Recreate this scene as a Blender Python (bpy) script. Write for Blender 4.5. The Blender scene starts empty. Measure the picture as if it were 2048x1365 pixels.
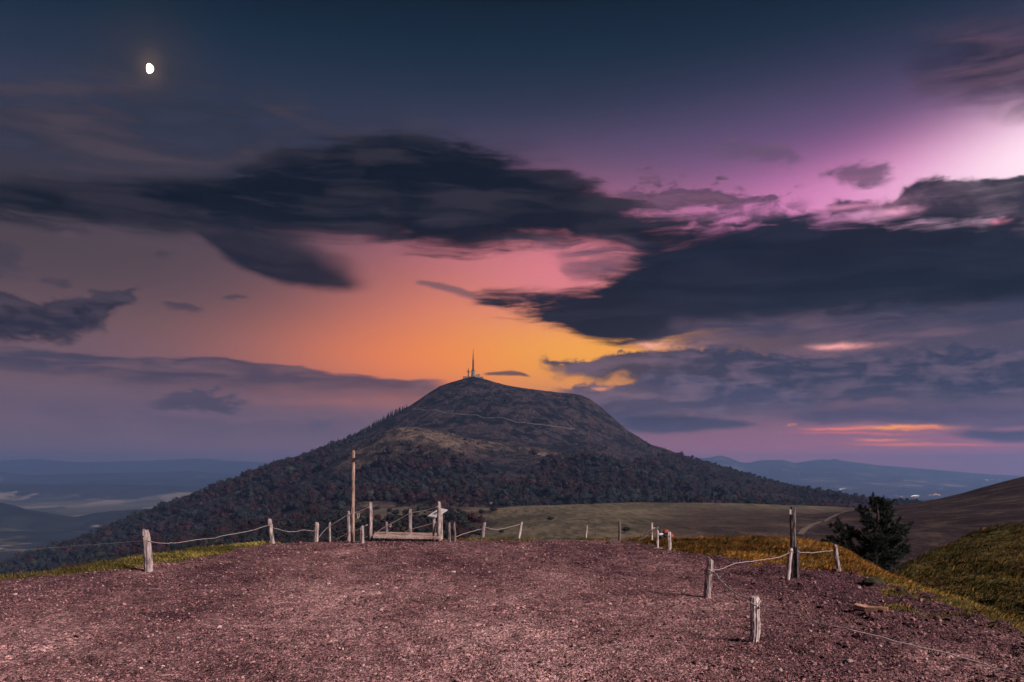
import bpy, math, random
import numpy as np
from mathutils import Vector

random.seed(7)
rng = np.random.default_rng(11)
scene = bpy.context.scene
col = scene.collection
R = math.radians

# ------------------------------------------------------------------ camera
F = 1706.7            # focal length in pixels of the 2048 px wide photograph
HZ = 935.0            # eye level in the photograph
CZ = 1.9              # eye height above the gravel
cam_d = bpy.data.cameras.new('camera')
cam_d.lens = 30.0
cam_d.sensor_width = 36.0
cam_d.shift_y = (HZ - 682.5) / 2048.0
cam_d.clip_start = 0.1
cam_d.clip_end = 200000.0
cam = bpy.data.objects.new('camera', cam_d)
cam.location = (0, 0, CZ)
cam.rotation_euler = (R(90), 0, 0)
col.objects.link(cam)
scene.camera = cam

# ------------------------------------------------------------------ exposure
EXPO = 1.25
vs = scene.view_settings
vs.view_transform = 'Standard'
vs.look = 'None'
vs.exposure = EXPO
vs.gamma = 1.0
vs.use_curve_mapping = False
SKY_GAIN = 2.0 ** (-EXPO)
try:
    scene.cycles.use_denoising = True
    scene.cycles.max_bounces = 5
    scene.cycles.use_adaptive_sampling = True
    scene.cycles.adaptive_threshold = 0.02
    scene.cycles.adaptive_min_samples = 10
    scene.cycles.diffuse_bounces = 2
    scene.cycles.volume_bounces = 1
except Exception:
    pass

def lin(c):
    out = []
    for v in c[:3]:
        v = v / 255.0
        out.append(v / 12.92 if v <= 0.04045 else ((v + 0.055) / 1.055) ** 2.4)
    return (out[0], out[1], out[2], 1.0)

# ------------------------------------------------------------------ sun (soft afterglow from the right)
SUN_AZ, SUN_EL = R(126), R(28)
sd = bpy.data.lights.new('sun', 'SUN')
sd.energy = 2.35
sd.angle = R(15)
sd.color = (1.0, 0.83, 0.80)
sun = bpy.data.objects.new('sun', sd)
tosun = Vector((math.sin(SUN_AZ) * math.cos(SUN_EL), math.cos(SUN_AZ) * math.cos(SUN_EL), math.sin(SUN_EL)))
sun.rotation_euler = tosun.to_track_quat('Z', 'Y').to_euler()
sun.location = (30, -20, 40)
col.objects.link(sun)

# ------------------------------------------------------------------ sky
world = bpy.data.worlds.new('World')
scene.world = world
world.use_nodes = True
NT = world.node_tree
for n in list(NT.nodes):
    NT.nodes.remove(n)
NL = NT.links

def uv(px, py):
    """direction of a photo point as azimuth and elevation"""
    dx = (px - 1024.0) / F
    dz = (HZ - py) / F
    u = math.atan(dx)
    return u, math.atan(dz * math.cos(u))

def wn(t, **kw):
    n = NT.nodes.new(t)
    for k, v in kw.items():
        setattr(n, k, v)
    return n

def setin(sock, v):
    if isinstance(v, bpy.types.NodeSocket):
        NL.new(v, sock)
    else:
        sock.default_value = v

def wm(op, a, b=0.0, c=None, clamp=False):
    n = wn('ShaderNodeMath', operation=op)
    n.use_clamp = clamp
    setin(n.inputs[0], a)
    setin(n.inputs[1], b)
    if c is not None:
        setin(n.inputs[2], c)
    return n.outputs[0]

def smooth(v, lo, hi):
    n = wn('ShaderNodeMapRange', interpolation_type='SMOOTHSTEP')
    setin(n.inputs[0], v)
    n.inputs[1].default_value = lo
    n.inputs[2].default_value = hi
    return n.outputs[0]

def wmix(fac, a, b):
    n = wn('ShaderNodeMix', data_type='RGBA')
    setin(n.inputs[0], fac)
    setin(n.inputs[6], a)
    setin(n.inputs[7], b)
    return n.outputs[2]

tc = wn('ShaderNodeTexCoord')
sep = wn('ShaderNodeSeparateXYZ')
NL.new(tc.outputs['Generated'], sep.inputs[0])
U0 = wm('ARCTAN2', sep.outputs[0], sep.outputs[1])
V0 = wm('ARCSINE', sep.outputs[2])
UV0 = wn('ShaderNodeCombineXYZ')
NL.new(U0, UV0.inputs[0]); NL.new(V0, UV0.inputs[1])
UV0 = UV0.outputs[0]

def wnoise(vec, su, sv, detail, rough, rot=0.0, off=0.0, dist=0.0):
    m = wn('ShaderNodeMapping')
    NL.new(vec, m.inputs[0])
    m.inputs['Rotation'].default_value = (0, 0, rot)
    m.inputs['Scale'].default_value = (su, sv, 1)
    m.inputs['Location'].default_value = (off, off * 0.7, off * 1.3)
    n = wn('ShaderNodeTexNoise', noise_dimensions='2D')
    NL.new(m.outputs[0], n.inputs['Vector'])
    n.inputs['Scale'].default_value = 1.0
    n.inputs['Detail'].default_value = detail
    n.inputs['Roughness'].default_value = rough
    n.inputs['Distortion'].default_value = dist
    return n

# large soft warp so that nothing in the sky has a ruled edge
warp = wnoise(UV0, 9, 16, 3, 0.5, off=3.1)
wv = wn('ShaderNodeVectorMath', operation='SUBTRACT')
NL.new(warp.outputs['Color'], wv.inputs[0]); wv.inputs[1].default_value = (0.5, 0.5, 0.5)
ws = wn('ShaderNodeVectorMath', operation='MULTIPLY')
NL.new(wv.outputs[0], ws.inputs[0]); ws.inputs[1].default_value = (0.05, 0.014, 0)
wa = wn('ShaderNodeVectorMath', operation='ADD')
NL.new(UV0, wa.inputs[0]); NL.new(ws.outputs[0], wa.inputs[1])
UVW = wa.outputs[0]
sepw = wn('ShaderNodeSeparateXYZ'); NL.new(UVW, sepw.inputs[0])
UW, VW = sepw.outputs[0], sepw.outputs[1]

nA = wm('SUBTRACT', wnoise(UVW, 16, 38, 5, 0.55, rot=R(-6), off=1.7, dist=0.4).outputs[0], 0.5)      # cloud lobes
nB = wm('SUBTRACT', wnoise(UVW, 10, 75, 5, 0.6, rot=R(-9), off=5.3, dist=0.25).outputs[0], 0.5)      # long streaks
nC = wm('SUBTRACT', wnoise(UVW, 30, 62, 6, 0.58, rot=R(-4), off=9.1, dist=0.15).outputs[0], 0.5)       # small puffs
nT = wm('SUBTRACT', wnoise(UVW, 7, 30, 4, 0.5, rot=R(-8), off=12.3, dist=0.2).outputs[0], 0.5)       # broad soft tone inside the banks
nBC = wm('ADD', nB, nC)
nTB = wm('MULTIPLY_ADD', nB, 0.8, wm('MULTIPLY', nT, 0.9))

# clear dusk sky : vertical ramp over a physical sky, then the afterglow
ramp = wn('ShaderNodeValToRGB')
VR = 0.50
NL.new(wm('DIVIDE', wm('MAXIMUM', V0, -0.02), VR), ramp.inputs[0])
stops = [(935, (134, 100, 116)), (900, (124, 96, 112)), (860, (114, 93, 111)), (760, (114, 88, 102)), (660, (114, 85, 89)), (560, (99, 77, 82)),
         (470, (84, 69, 79)), (380, (66, 63, 82)), (290, (54, 58, 82)), (200, (37, 48, 70)), (100, (18, 38, 58)), (0, (6, 26, 42)), (-150, (4, 18, 32))]
els = ramp.color_ramp.elements
while len(els) < len(stops):
    els.new(0.5)
for e, (py, c) in zip(els, stops):
    e.position = min(1.0, max(0.0, uv(1024, py)[1] / VR))
    e.color = lin(c)
sky = ramp.outputs[0]

nish = wn('ShaderNodeTexSky', sky_type='NISHITA')
nish.sun_disc = False
nish.sun_elevation = R(2.0)
nish.sun_rotation = SUN_AZ
nish.altitude = 1200
add = wn('ShaderNodeMix', data_type='RGBA', blend_type='ADD')
add.inputs[0].default_value = 0.003
NL.new(sky, add.inputs[6]); NL.new(nish.outputs[0], add.inputs[7])
sky = add.outputs[2]

def glow(sky, px, py, sx, sy, rgb, w, rot=0.0, vec=None, gain=1.0):
    u, v = uv(px, py)
    m = wn('ShaderNodeMapping', vector_type='TEXTURE')
    NL.new(vec or UV0, m.inputs[0])
    m.inputs['Location'].default_value = (u, v, 0)
    m.inputs['Rotation'].default_value = (0, 0, rot)
    m.inputs['Scale'].default_value = (sx / F, sy / F, 1)
    d = wn('ShaderNodeVectorMath', operation='DOT_PRODUCT')
    NL.new(m.outputs[0], d.inputs[0]); NL.new(m.outputs[0], d.inputs[1])
    g = wm('EXPONENT', wm('MULTIPLY', d.outputs['Value'], -0.5))
    c = lin(rgb)
    c = (c[0] * gain, c[1] * gain, c[2] * gain, 1)
    return wmix(wm('MULTIPLY', g, w), sky, c)

sky = glow(sky, 1500, 330, 430, 75, (104, 82, 124), 0.8, rot=R(6))
sky = glow(sky, 2040, 325, 400, 68, (196, 104, 172), 0.95, rot=R(9))
sky = glow(sky, 1900, 365, 430, 50, (240, 145, 205), 0.75, rot=R(4))
sky = glow(sky, 2150, 300, 180, 64, (255, 228, 240), 1.0, rot=R(12), gain=1.15)
sky = glow(sky, 1080, 500, 225, 82, (190, 112, 132), 0.88)
sky = glow(sky, 925, 645, 215, 86, (228, 126, 106), 0.9)
sky = glow(sky, 950, 725, 260, 52, (255, 135, 75), 0.95)
sky = glow(sky, 1190, 690, 190, 75, (255, 172, 55), 1.0, gain=1.05)
sky = glow(sky, 1130, 560, 130, 60, (232, 130, 145), 0.8)
sky = glow(sky, 1650, 905, 560, 55, (166, 104, 124), 0.9)
sky = glow(sky, 1620, 938, 520, 26, (236, 116, 134), 0.95, gain=1.25)
sky = glow(sky, 2050, 930, 300, 34, (200, 104, 122), 0.8)
sky = glow(sky, 301, 136, 62, 55, (70, 62, 62), 0.4)
sky = glow(sky, 301, 137, 15, 17, (128, 104, 88), 0.5)

sky = glow(sky, 0, 480, 380, 75, (72, 62, 71), 0.7)
CU = 0.72
def curve(points, vec=None):
    """elevation of a cloud edge along the azimuth"""
    n = wn('ShaderNodeFloatCurve')
    pts = []
    for px, py in points:
        u, v = uv(px, py)
        pts.append(((u + CU) / (2 * CU), (v + 0.1) / 0.8))
    c = n.mapping.curves[0]
    pts.sort()
    while len(c.points) < len(pts):
        c.points.new(0.5, 0.5)
    for p, (x, y) in zip(c.points, pts):
        p.location = (x, y)
    n.mapping.extend = 'HORIZONTAL'
    n.mapping.update()
    NL.new(UN, n.inputs['Value'])
    return wm('SUBTRACT', wm('MULTIPLY', n.outputs[0], 0.8), 0.1)
UN = wm('DIVIDE', wm('ADD', UW, CU), 2 * CU, clamp=True)

def cloud(sky, top, bot, c0, c1, alpha, st, sb, amp, noise='A', holes=0.0, x0=None, x1=None, sx=40, tex=2.0, fine=None):
    """a cloud bank between two edge curves; c0/c1 are its two tones"""
    nz = {'A': nA, 'B': nB, 'C': nC, 'BC': nBC}[noise]
    k = 1.0 / F
    if fine is None:
        fine = 0.7 if 'C' in noise else 0.3
    off = wm('MULTIPLY', wm('MULTIPLY_ADD', nC, fine, nz), amp * k * 2.6)
    tone = nBC if 'C' in noise else nTB
    a = smooth(wm('ADD', wm('SUBTRACT', curve(top), VW), off), -st * k, st * k)
    b = smooth(wm('ADD', wm('SUBTRACT', VW, curve(bot)), off), -sb * k, sb * k)
    al = wm('MULTIPLY', a, b)
    if x0 is not None:
        al = wm('MULTIPLY', al, smooth(wm('ADD', UW, off), uv(x0 - sx, 700)[0], uv(x0 + sx, 700)[0]))
    if x1 is not None:
        al = wm('MULTIPLY', al, wm('SUBTRACT', 1.0, smooth(wm('ADD', UW, off), uv(x1 - sx, 700)[0], uv(x1 + sx, 700)[0])))
    if holes:
        al = wm('MULTIPLY', al, wm('MULTIPLY_ADD', tone, holes * 2.6, 1.0 - holes * 0.35, clamp=True))
    al = wm('MULTIPLY', al, alpha, clamp=True)
    c = wmix(wm('MULTIPLY_ADD', tone, tex * 1.5, 0.27, clamp=True), lin(c0), lin(c1))
    return wmix(al, sky, c)

# thin veil over the upper left
sky = cloud(sky, [(-400, 150), (0, 165), (300, 160), (560, 210), (850, 265), (1050, 320), (1200, 400)],
            [(-400, 420), (0, 420), (400, 420), (700, 430), (1000, 450), (1200, 450)],
            (36, 42, 56), (72, 62, 72), 0.85, 55, 40, 44, 'B', holes=0.55, x1=1150, sx=90)
# upper right cloud
sky = cloud(sky, [(1740, 130), (1850, 95), (1950, 65), (2048, 50), (2400, 20)], [(1740, 160), (1850, 185), (1950, 205), (2048, 215), (2400, 260)],
            (26, 30, 46), (88, 66, 82), 0.9, 45, 45, 30, 'A', holes=0.2, x0=1850, sx=110, tex=3.0)
# pale wisps before the magenta glow
sky = cloud(sky, [(1420, 288), (1500, 285), (1560, 300), (1620, 318)], [(1420, 300), (1500, 318), (1560, 328), (1620, 322)],
            (92, 76, 100), (112, 86, 110), 0.7, 8, 10, 12, 'C', holes=0.4, x0=1440, x1=1610, sx=30)
sky = cloud(sky, [(1640, 345), (1690, 328), (1740, 330), (1800, 350)], [(1640, 352), (1690, 364), (1740, 370), (1800, 358)],
            (84, 66, 88), (108, 80, 104), 0.85, 8, 10, 12, 'C', holes=0.25, x0=1655, x1=1790, sx=20)
sky = cloud(sky, [(1240, 385), (1300, 372), (1360, 365), (1420, 378), (1500, 388), (1580, 398), (1660, 420)],
            [(1240, 440), (1300, 452), (1400, 462), (1500, 462), (1580, 450), (1660, 432)],
            (48, 46, 66), (116, 80, 104), 0.98, 12, 14, 34, 'C', holes=0.95, x0=1260, x1=1620, sx=40)
# dark bank right of it
sky = cloud(sky, [(1650, 418), (1700, 406), (1790, 398), (1830, 368), (1880, 352), (1960, 348), (2048, 350), (2400, 330)],
            [(1650, 424), (1700, 424), (1790, 428), (1880, 440), (2048, 448), (2400, 450)],
            (12, 21, 36), (42, 39, 54), 0.98, 6, 12, 8, 'C', holes=0.12, x0=1670, sx=15)
# main dark band from the left : a soft continuous body first, streaks over it
sky = cloud(sky, [(-400, 345), (0, 360), (200, 366), (340, 358), (450, 350), (540, 332), (620, 300), (700, 284), (800, 284), (900, 294), (1000, 316), (1120, 356), (1230, 402), (1320, 438), (1450, 462), (1560, 462)],
            [(-400, 415), (0, 425), (120, 438), (300, 450), (450, 468), (600, 470), (750, 476), (900, 500), (980, 494), (1060, 478), (1200, 490), (1330, 506), (1450, 512), (1560, 512)],
            (5, 16, 27), (24, 28, 40), 0.97, 24, 28, 20, 'B', x1=1520, sx=60, tex=2.2, fine=0.15)
sky = cloud(sky, [(-400, 360), (0, 374), (200, 378), (340, 370), (480, 356), (560, 320), (640, 288), (760, 280), (880, 288), (1000, 316), (1120, 356), (1230, 400), (1320, 440), (1420, 468)],
            [(-400, 395), (0, 408), (120, 430), (300, 438), (450, 445), (600, 452), (750, 468), (900, 506), (980, 498), (1060, 474), (1200, 482), (1420, 492)],
            (5, 16, 28), (46, 42, 53), 0.85, 13, 24, 36, 'B', holes=0.45, x1=1400, sx=60, tex=2.6, fine=0.3)
# its tongue
sky = cloud(sky, [(330, 415), (420, 418), (500, 430), (560, 452), (620, 492), (680, 532), (720, 560), (760, 572)],
            [(330, 432), (400, 474), (450, 510), (520, 546), (590, 567), (660, 577), (760, 577)],
            (16, 24, 38), (52, 45, 56), 0.94, 34, 11, 8, 'B', x0=380, x1=722, sx=26, fine=0.1)
# brown wisp pointing to the big mass
sky = cloud(sky, [(820, 564), (880, 566), (930, 578), (980, 592)], [(820, 570), (880, 582), (930, 592), (980, 598)],
            (110, 84, 92), (128, 92, 98), 0.8, 4, 5, 4, 'B', x0=835, x1=965, sx=12)
# streaky pink-lit shreds at the head of the big mass
sky = cloud(sky, [(1060, 480), (1150, 492), (1250, 490), (1350, 480)], [(1060, 484), (1110, 520), (1140, 585), (1250, 600), (1350, 560)],
            (64, 54, 70), (120, 86, 104), 0.85, 16, 24, 34, 'B', holes=0.9, x0=1120, x1=1400, sx=60, fine=0.5)
# the big mass on the right
sky = cloud(sky, [(940, 588), (1000, 584), (1070, 586), (1130, 584), (1190, 566), (1240, 540), (1290, 505), (1350, 478), (1440, 462), (1520, 446), (1620, 436), (1750, 432), (1900, 440), (2048, 442), (2400, 440)],
            [(940, 602), (990, 615), (1060, 631), (1120, 646), (1165, 666), (1200, 686), (1260, 692), (1350, 684), (1500, 672), (1650, 668), (1800, 662), (1900, 645), (2048, 650), (2400, 640)],
            (4, 17, 30), (30, 35, 51), 0.99, 20, 14, 28, 'B', x0=950, sx=20, tex=1.5, fine=0.2)
# soft grey-mauve deck below it
sky = cloud(sky, [(1100, 700), (1200, 690), (1260, 680), (1350, 650), (1500, 640), (1800, 620), (2048, 600), (2400, 600)],
            [(1100, 702), (1200, 700), (1300, 720), (1500, 760), (1800, 790), (2048, 800), (2400, 800)],
            (66, 64, 86), (112, 88, 104), 0.8, 20, 60, 14, 'A', x0=1330, sx=80, tex=2.6)
# cumulus puffs by the orange gap
sky = cloud(sky, [(1070, 720), (1120, 716), (1180, 722), (1235, 702), (1270, 698), (1310, 706), (1360, 696), (1450, 698), (1560, 710), (1680, 708), (1800, 700), (2048, 690), (2400, 690)],
            [(1070, 722), (1110, 742), (1170, 756), (1240, 764), (1330, 790), (1450, 806), (1600, 808), (1800, 806), (2048, 800), (2400, 800)],
            (50, 54, 76), (100, 84, 104), 0.95, 6, 20, 14, 'C', x0=1095, sx=14, tex=2.2)
sky = cloud(sky, [(1060, 778), (1130, 770), (1170, 764), (1230, 770), (1300, 752), (1380, 748), (1500, 770), (1700, 800)],
            [(1060, 900), (1200, 880), (1300, 850), (1450, 840), (1600, 830), (1700, 820)],
            (66, 66, 92), (112, 94, 114), 0.92, 6, 30, 12, 'C', x0=1120, x1=1640, sx=40, tex=2.0)
sky = cloud(sky, [(1230, 842), (1330, 830), (1430, 838), (1520, 850)], [(1230, 856), (1330, 862), (1430, 860), (1520, 853)],
            (46, 52, 76), (62, 62, 86), 0.85, 5, 6, 6, 'B', x0=1250, x1=1500, sx=25)
sky = cloud(sky, [(1560, 800), (1750, 815), (2048, 800), (2400, 800)], [(1560, 846), (1750, 848), (2048, 850), (2400, 850)],
            (56, 58, 84), (96, 80, 102), 0.8, 18, 10, 12, 'B', x0=1580, sx=80)
sky = cloud(sky, [(1880, 864), (1960, 858), (2048, 856), (2400, 850)], [(1880, 868), (1960, 878), (2048, 882), (2400, 885)],
            (40, 48, 74), (54, 56, 80), 0.9, 5, 5, 4, 'B', x0=1910, sx=40)
# burning slits low on the right
def slit(sky, px, py, sx, sy, rgb, w, gain=1.0):
    return glow(sky, px, py, sx, sy, rgb, w, rot=R(-1), vec=UVS, gain=gain)
sw = wn('ShaderNodeCombineXYZ')
NL.new(wm('MULTIPLY_ADD', nC, 0.05, U0), sw.inputs[0]); NL.new(wm('MULTIPLY_ADD', nC, 0.006, V0), sw.inputs[1])
UVS = sw.outputs[0]
for a in ((1680, 858, 34, 2.0, (255, 124, 104), 1.0, 1.2), (1800, 855, 46, 2.6, (255, 150, 58), 1.0, 1.5), (1850, 857, 22, 1.8, (255, 132, 70), 1.0, 1.2), (1700, 866, 60, 1.5, (255, 120, 110), 0.85), (1790, 868, 24, 1.4, (250, 120, 100), 0.7),
          (1765, 880, 28, 2.0, (255, 136, 92), 1.0, 1.3), (1740, 889, 40, 1.4, (255, 118, 104), 0.85), (1812, 890, 40, 2.2, (255, 128, 92), 1.0, 1.25), (1930, 889, 38, 1.5, (255, 122, 98), 1.0, 1.2),
          (1680, 693, 32, 3.6, (255, 170, 165), 0.95, 1.1), (1302, 691, 24, 5, (255, 176, 150), 0.95, 1.1), (1575, 851, 6, 1.5, (255, 150, 110), 0.9),
          (1205, 778, 12, 2.5, (250, 160, 120), 0.9), (1790, 424, 26, 5.0, (250, 170, 205), 0.9), (1990, 444, 16, 2.5, (230, 140, 165), 0.8), (1700, 412, 40, 4, (250, 160, 205), 0.6),
          (1850, 924, 60, 4, (225, 112, 130), 0.6)):
    sky = slit(sky, *a)
# lens cloud beside the mast
sky = cloud(sky, [(955, 748), (990, 744), (1020, 743), (1060, 753)], [(955, 750), (990, 751), (1020, 753), (1060, 756)],
            (96, 72, 76), (112, 80, 80), 0.92, 2, 2, 2, 'B', x0=972, x1=1050, sx=8)
# left lower bank
sky = cloud(sky, [(-400, 670), (0, 688), (150, 702), (300, 712), (420, 712), (520, 724), (620, 742), (760, 757), (880, 764), (960, 770)],
            [(-400, 735), (0, 742), (150, 758), (300, 775), (450, 782), (600, 788), (760, 792), (880, 800), (960, 800)],
            (66, 62, 82), (112, 86, 96), 0.88, 4, 24, 8, 'B', x1=900, sx=40, tex=2.8)
sky = cloud(sky, [(-400, 780), (0, 790), (400, 800), (700, 810), (900, 820)], [(-400, 860), (0, 860), (400, 870), (700, 880), (900, 880)],
            (92, 82, 104), (120, 96, 112), 0.6, 25, 25, 25, 'B', holes=0.4, tex=2.8, x1=1000, sx=80)
sky = cloud(sky, [(300, 795), (380, 786), (440, 788), (500, 800)], [(300, 806), (380, 818), (440, 818), (500, 808)],
            (58, 58, 80), (84, 74, 92), 0.85, 6, 7, 16, 'BC', holes=0.3, x0=325, x1=475, sx=22)
sky = cloud(sky, [(590, 848), (660, 842), (740, 848)], [(590, 856), (660, 862), (740, 858)],
            (80, 80, 102), (90, 84, 104), 0.6, 8, 8, 12, 'BC', holes=0.3, x0=610, x1=725, sx=20)
# left cumulus shred
sky = cloud(sky, [(-400, 570), (0, 590), (60, 604), (130, 604), (200, 590), (260, 588), (310, 584)],
            [(-400, 670), (0, 668), (80, 672), (140, 668), (190, 646), (250, 615), (310, 596)],
            (30, 33, 50), (70, 61, 73), 0.93, 7, 11, 14, 'C', x1=298, sx=14, tex=2.0)
sky = cloud(sky, [(-400, 470), (0, 485), (30, 500), (60, 540), (110, 560)], [(-400, 560), (0, 560), (30, 552), (60, 548), (110, 566)],
            (58, 54, 70), (80, 70, 82), 0.8, 14, 14, 22, 'C', holes=0.4, x1=60, sx=45)
for cx, cy, w, h in ((378, 614, 30, 7), (465, 592, 24, 4), (322, 506, 16, 4), (150, 460, 30, 8), (120, 570, 30, 8)):
    sky = cloud(sky, [(cx - w * 1.4, cy), (cx, cy - h), (cx + w * 1.4, cy + 2)], [(cx - w * 1.4, cy + 2), (cx, cy + h), (cx + w * 1.4, cy + 4)],
                (62, 54, 68), (88, 72, 80), 0.8, 4, 4, 10, 'C', holes=0.3, x0=cx - w, x1=cx + w, sx=10)

# below eye level the sky node only shows as dim ground light
sky = wmix(smooth(V0, -0.16, -0.02), lin((52, 46, 58)), sky)
bg = wn('ShaderNodeBackground')
NL.new(sky, bg.inputs[0])
bg.inputs[1].default_value = SKY_GAIN
wo = wn('ShaderNodeOutputWorld')
NL.new(bg.outputs[0], wo.inputs[0])
world.cycles.sampling_method = 'MANUAL'
world.cycles.sample_map_resolution = 512

# ================================================================== helpers
def P(px, py, Y):
    """photo point at depth Y -> place in the scene"""
    return np.array(((px - 1024.0) / F * Y, Y, CZ + (HZ - py) / F * Y))

def G(px, py):
    """photo point lying on the level gravel -> place in the scene"""
    return P(px, py, CZ * F / (py - HZ))

def hash2(ix, iy, seed):
    h = (ix.astype(np.int64) * 374761393 + iy.astype(np.int64) * 668265263 + seed * 1442695041) & 0xFFFFFFFF
    h = ((h ^ (h >> 13)) * 1274126177) & 0xFFFFFFFF
    h = ((h ^ (h >> 16)) * 2246822519) & 0xFFFFFFFF
    return ((h ^ (h >> 15)) & 0xFFFF) / 65535.0

def vnoise(x, y, seed=0):
    ix = np.floor(x); iy = np.floor(y)
    fx = x - ix; fy = y - iy
    fx = fx * fx * fx * (fx * (fx * 6 - 15) + 10); fy = fy * fy * fy * (fy * (fy * 6 - 15) + 10)
    a = hash2(ix, iy, seed); b = hash2(ix + 1, iy, seed)
    c = hash2(ix, iy + 1, seed); d = hash2(ix + 1, iy + 1, seed)
    return (a + (b - a) * fx + (c - a) * fy + (a - b - c + d) * fx * fy) * 2 - 1

def fbm(x, y, octv=4, seed=0, gain=0.5):
    x = np.asarray(x, float); y = np.asarray(y, float)
    r = np.zeros(np.broadcast(x, y).shape); a = 1.0; t = 0.0
    for i in range(octv):
        r = r + a * vnoise(x * 2 ** i + i * 17.3, y * 2 ** i - i * 9.1, seed + i)
        t += a; a *= gain
    return r / t

def sstep(a, b, x):
    t = np.clip((x - a) / (b - a), 0, 1)
    return t * t * (3 - 2 * t)

def mesh_np(name, V, Fc, mat=None, parent=None, smooth_=True, attrs=None, link=True):
    """one mesh object from arrays (all faces with the same corner count)"""
    V = np.asarray(V, np.float32); Fc = np.asarray(Fc, np.int32)
    me = bpy.data.meshes.new(name)
    me.vertices.add(len(V)); me.vertices.foreach_set('co', V.ravel())
    nf, k = Fc.shape
    me.loops.add(nf * k); me.loops.foreach_set('vertex_index', Fc.ravel())
    me.polygons.add(nf)
    me.polygons.foreach_set('loop_start', np.arange(0, nf * k, k, dtype=np.int32))
    me.update(calc_edges=True)
    me.polygons.foreach_set('use_smooth', np.full(nf, smooth_, dtype=bool))
    for an, av in (attrs or {}).items():
        av = np.asarray(av, np.float32)
        if av.ndim == 1:
            at = me.attributes.new(an, 'FLOAT', 'POINT'); at.data.foreach_set('value', av)
        else:
            if av.shape[1] == 3:
                av = np.concatenate([av, np.ones((len(av), 1), np.float32)], 1)
            at = me.attributes.new(an, 'FLOAT_COLOR', 'POINT'); at.data.foreach_set('color', av.astype(np.float32).ravel())
    if mat:
        me.materials.append(mat)
    me.validate()
    if not link:
        return me
    o = bpy.data.objects.new(name, me)
    if parent:
        o.parent = parent
    col.objects.link(o)
    return o

def grid_faces(nx, ny):
    i = np.arange(nx - 1)[None, :] + np.arange(ny - 1)[:, None] * nx
    i = i.ravel()
    return np.stack([i, i + 1, i + 1 + nx, i + nx], 1)

def tag(o, label=None, cat=None, group=None, kind=None):
    if label: o['label'] = label
    if cat: o['category'] = cat
    if group: o['group'] = group
    if kind: o['kind'] = kind
    return o

def empty(name, loc):
    o = bpy.data.objects.new(name, None)
    o.location = loc; o.empty_display_size = 0.2
    col.objects.link(o)
    return o

class MB:
    """collects shapes of one part"""
    def __init__(s):
        s.v = []; s.f = []
    def add(s, V, Fc):
        o = len(s.v)
        s.v += [tuple(p) for p in V]; s.f += [tuple(i + o for i in f) for f in Fc]
        return s
    def box(s, c, size, rot=None):
        c = np.array(c, float); h = np.array(size, float) / 2
        V = np.array([(x, y, z) for z in (-1, 1) for y in (-1, 1) for x in (-1, 1)], float) * h
        if rot is not None:
            V = V @ np.array(rot).T
        return s.add(V + c, [(0, 2, 3, 1), (4, 5, 7, 6), (0, 1, 5, 4), (2, 6, 7, 3), (0, 4, 6, 2), (1, 3, 7, 5)])
    def beam(s, a, b, w, h, up=(0, 0, 1)):
        a = np.array(a, float); b = np.array(b, float)
        d = b - a; L = np.linalg.norm(d); d /= L
        x = np.cross(d, up); x /= np.linalg.norm(x)
        z = np.cross(x, d)
        return s.box((a + b) / 2, (w, L, h), np.stack([x, d, z], 1))
    def tube(s, pts, rad, n=6, cap=True):
        pts = np.array(pts, float); m = len(pts)
        rad = np.broadcast_to(np.asarray(rad, float), (m,))
        V = []
        for i in range(m):
            d = pts[min(i + 1, m - 1)] - pts[max(i - 1, 0)]
            d /= np.linalg.norm(d) + 1e-12
            ref = np.array((0, 0, 1.0)) if abs(d[2]) < 0.9 else np.array((1.0, 0, 0))
            x = np.cross(d, ref); x /= np.linalg.norm(x); y = np.cross(d, x)
            for k in range(n):
                a = 2 * math.pi * k / n
                V.append(pts[i] + rad[i] * (math.cos(a) * x + math.sin(a) * y))
        Fc = [(i * n + k, i * n + (k + 1) % n, (i + 1) * n + (k + 1) % n, (i + 1) * n + k) for i in range(m - 1) for k in range(n)]
        if cap:
            Fc += [tuple(range(n - 1, -1, -1)), tuple((m - 1) * n + k for k in range(n))]
        return s.add(V, Fc)
    def build(s, name, mat=None, parent=None, smooth_=False, link=True):
        me = bpy.data.meshes.new(name)
        me.from_pydata(s.v, [], s.f)
        me.update()
        if smooth_:
            me.polygons.foreach_set('use_smooth', np.ones(len(me.polygons), dtype=bool))
        if mat: me.materials.append(mat)
        if not link:
            return me
        o = bpy.data.objects.new(name, me)
        if parent:
            o.parent = parent
        col.objects.link(o)
        return o

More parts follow.
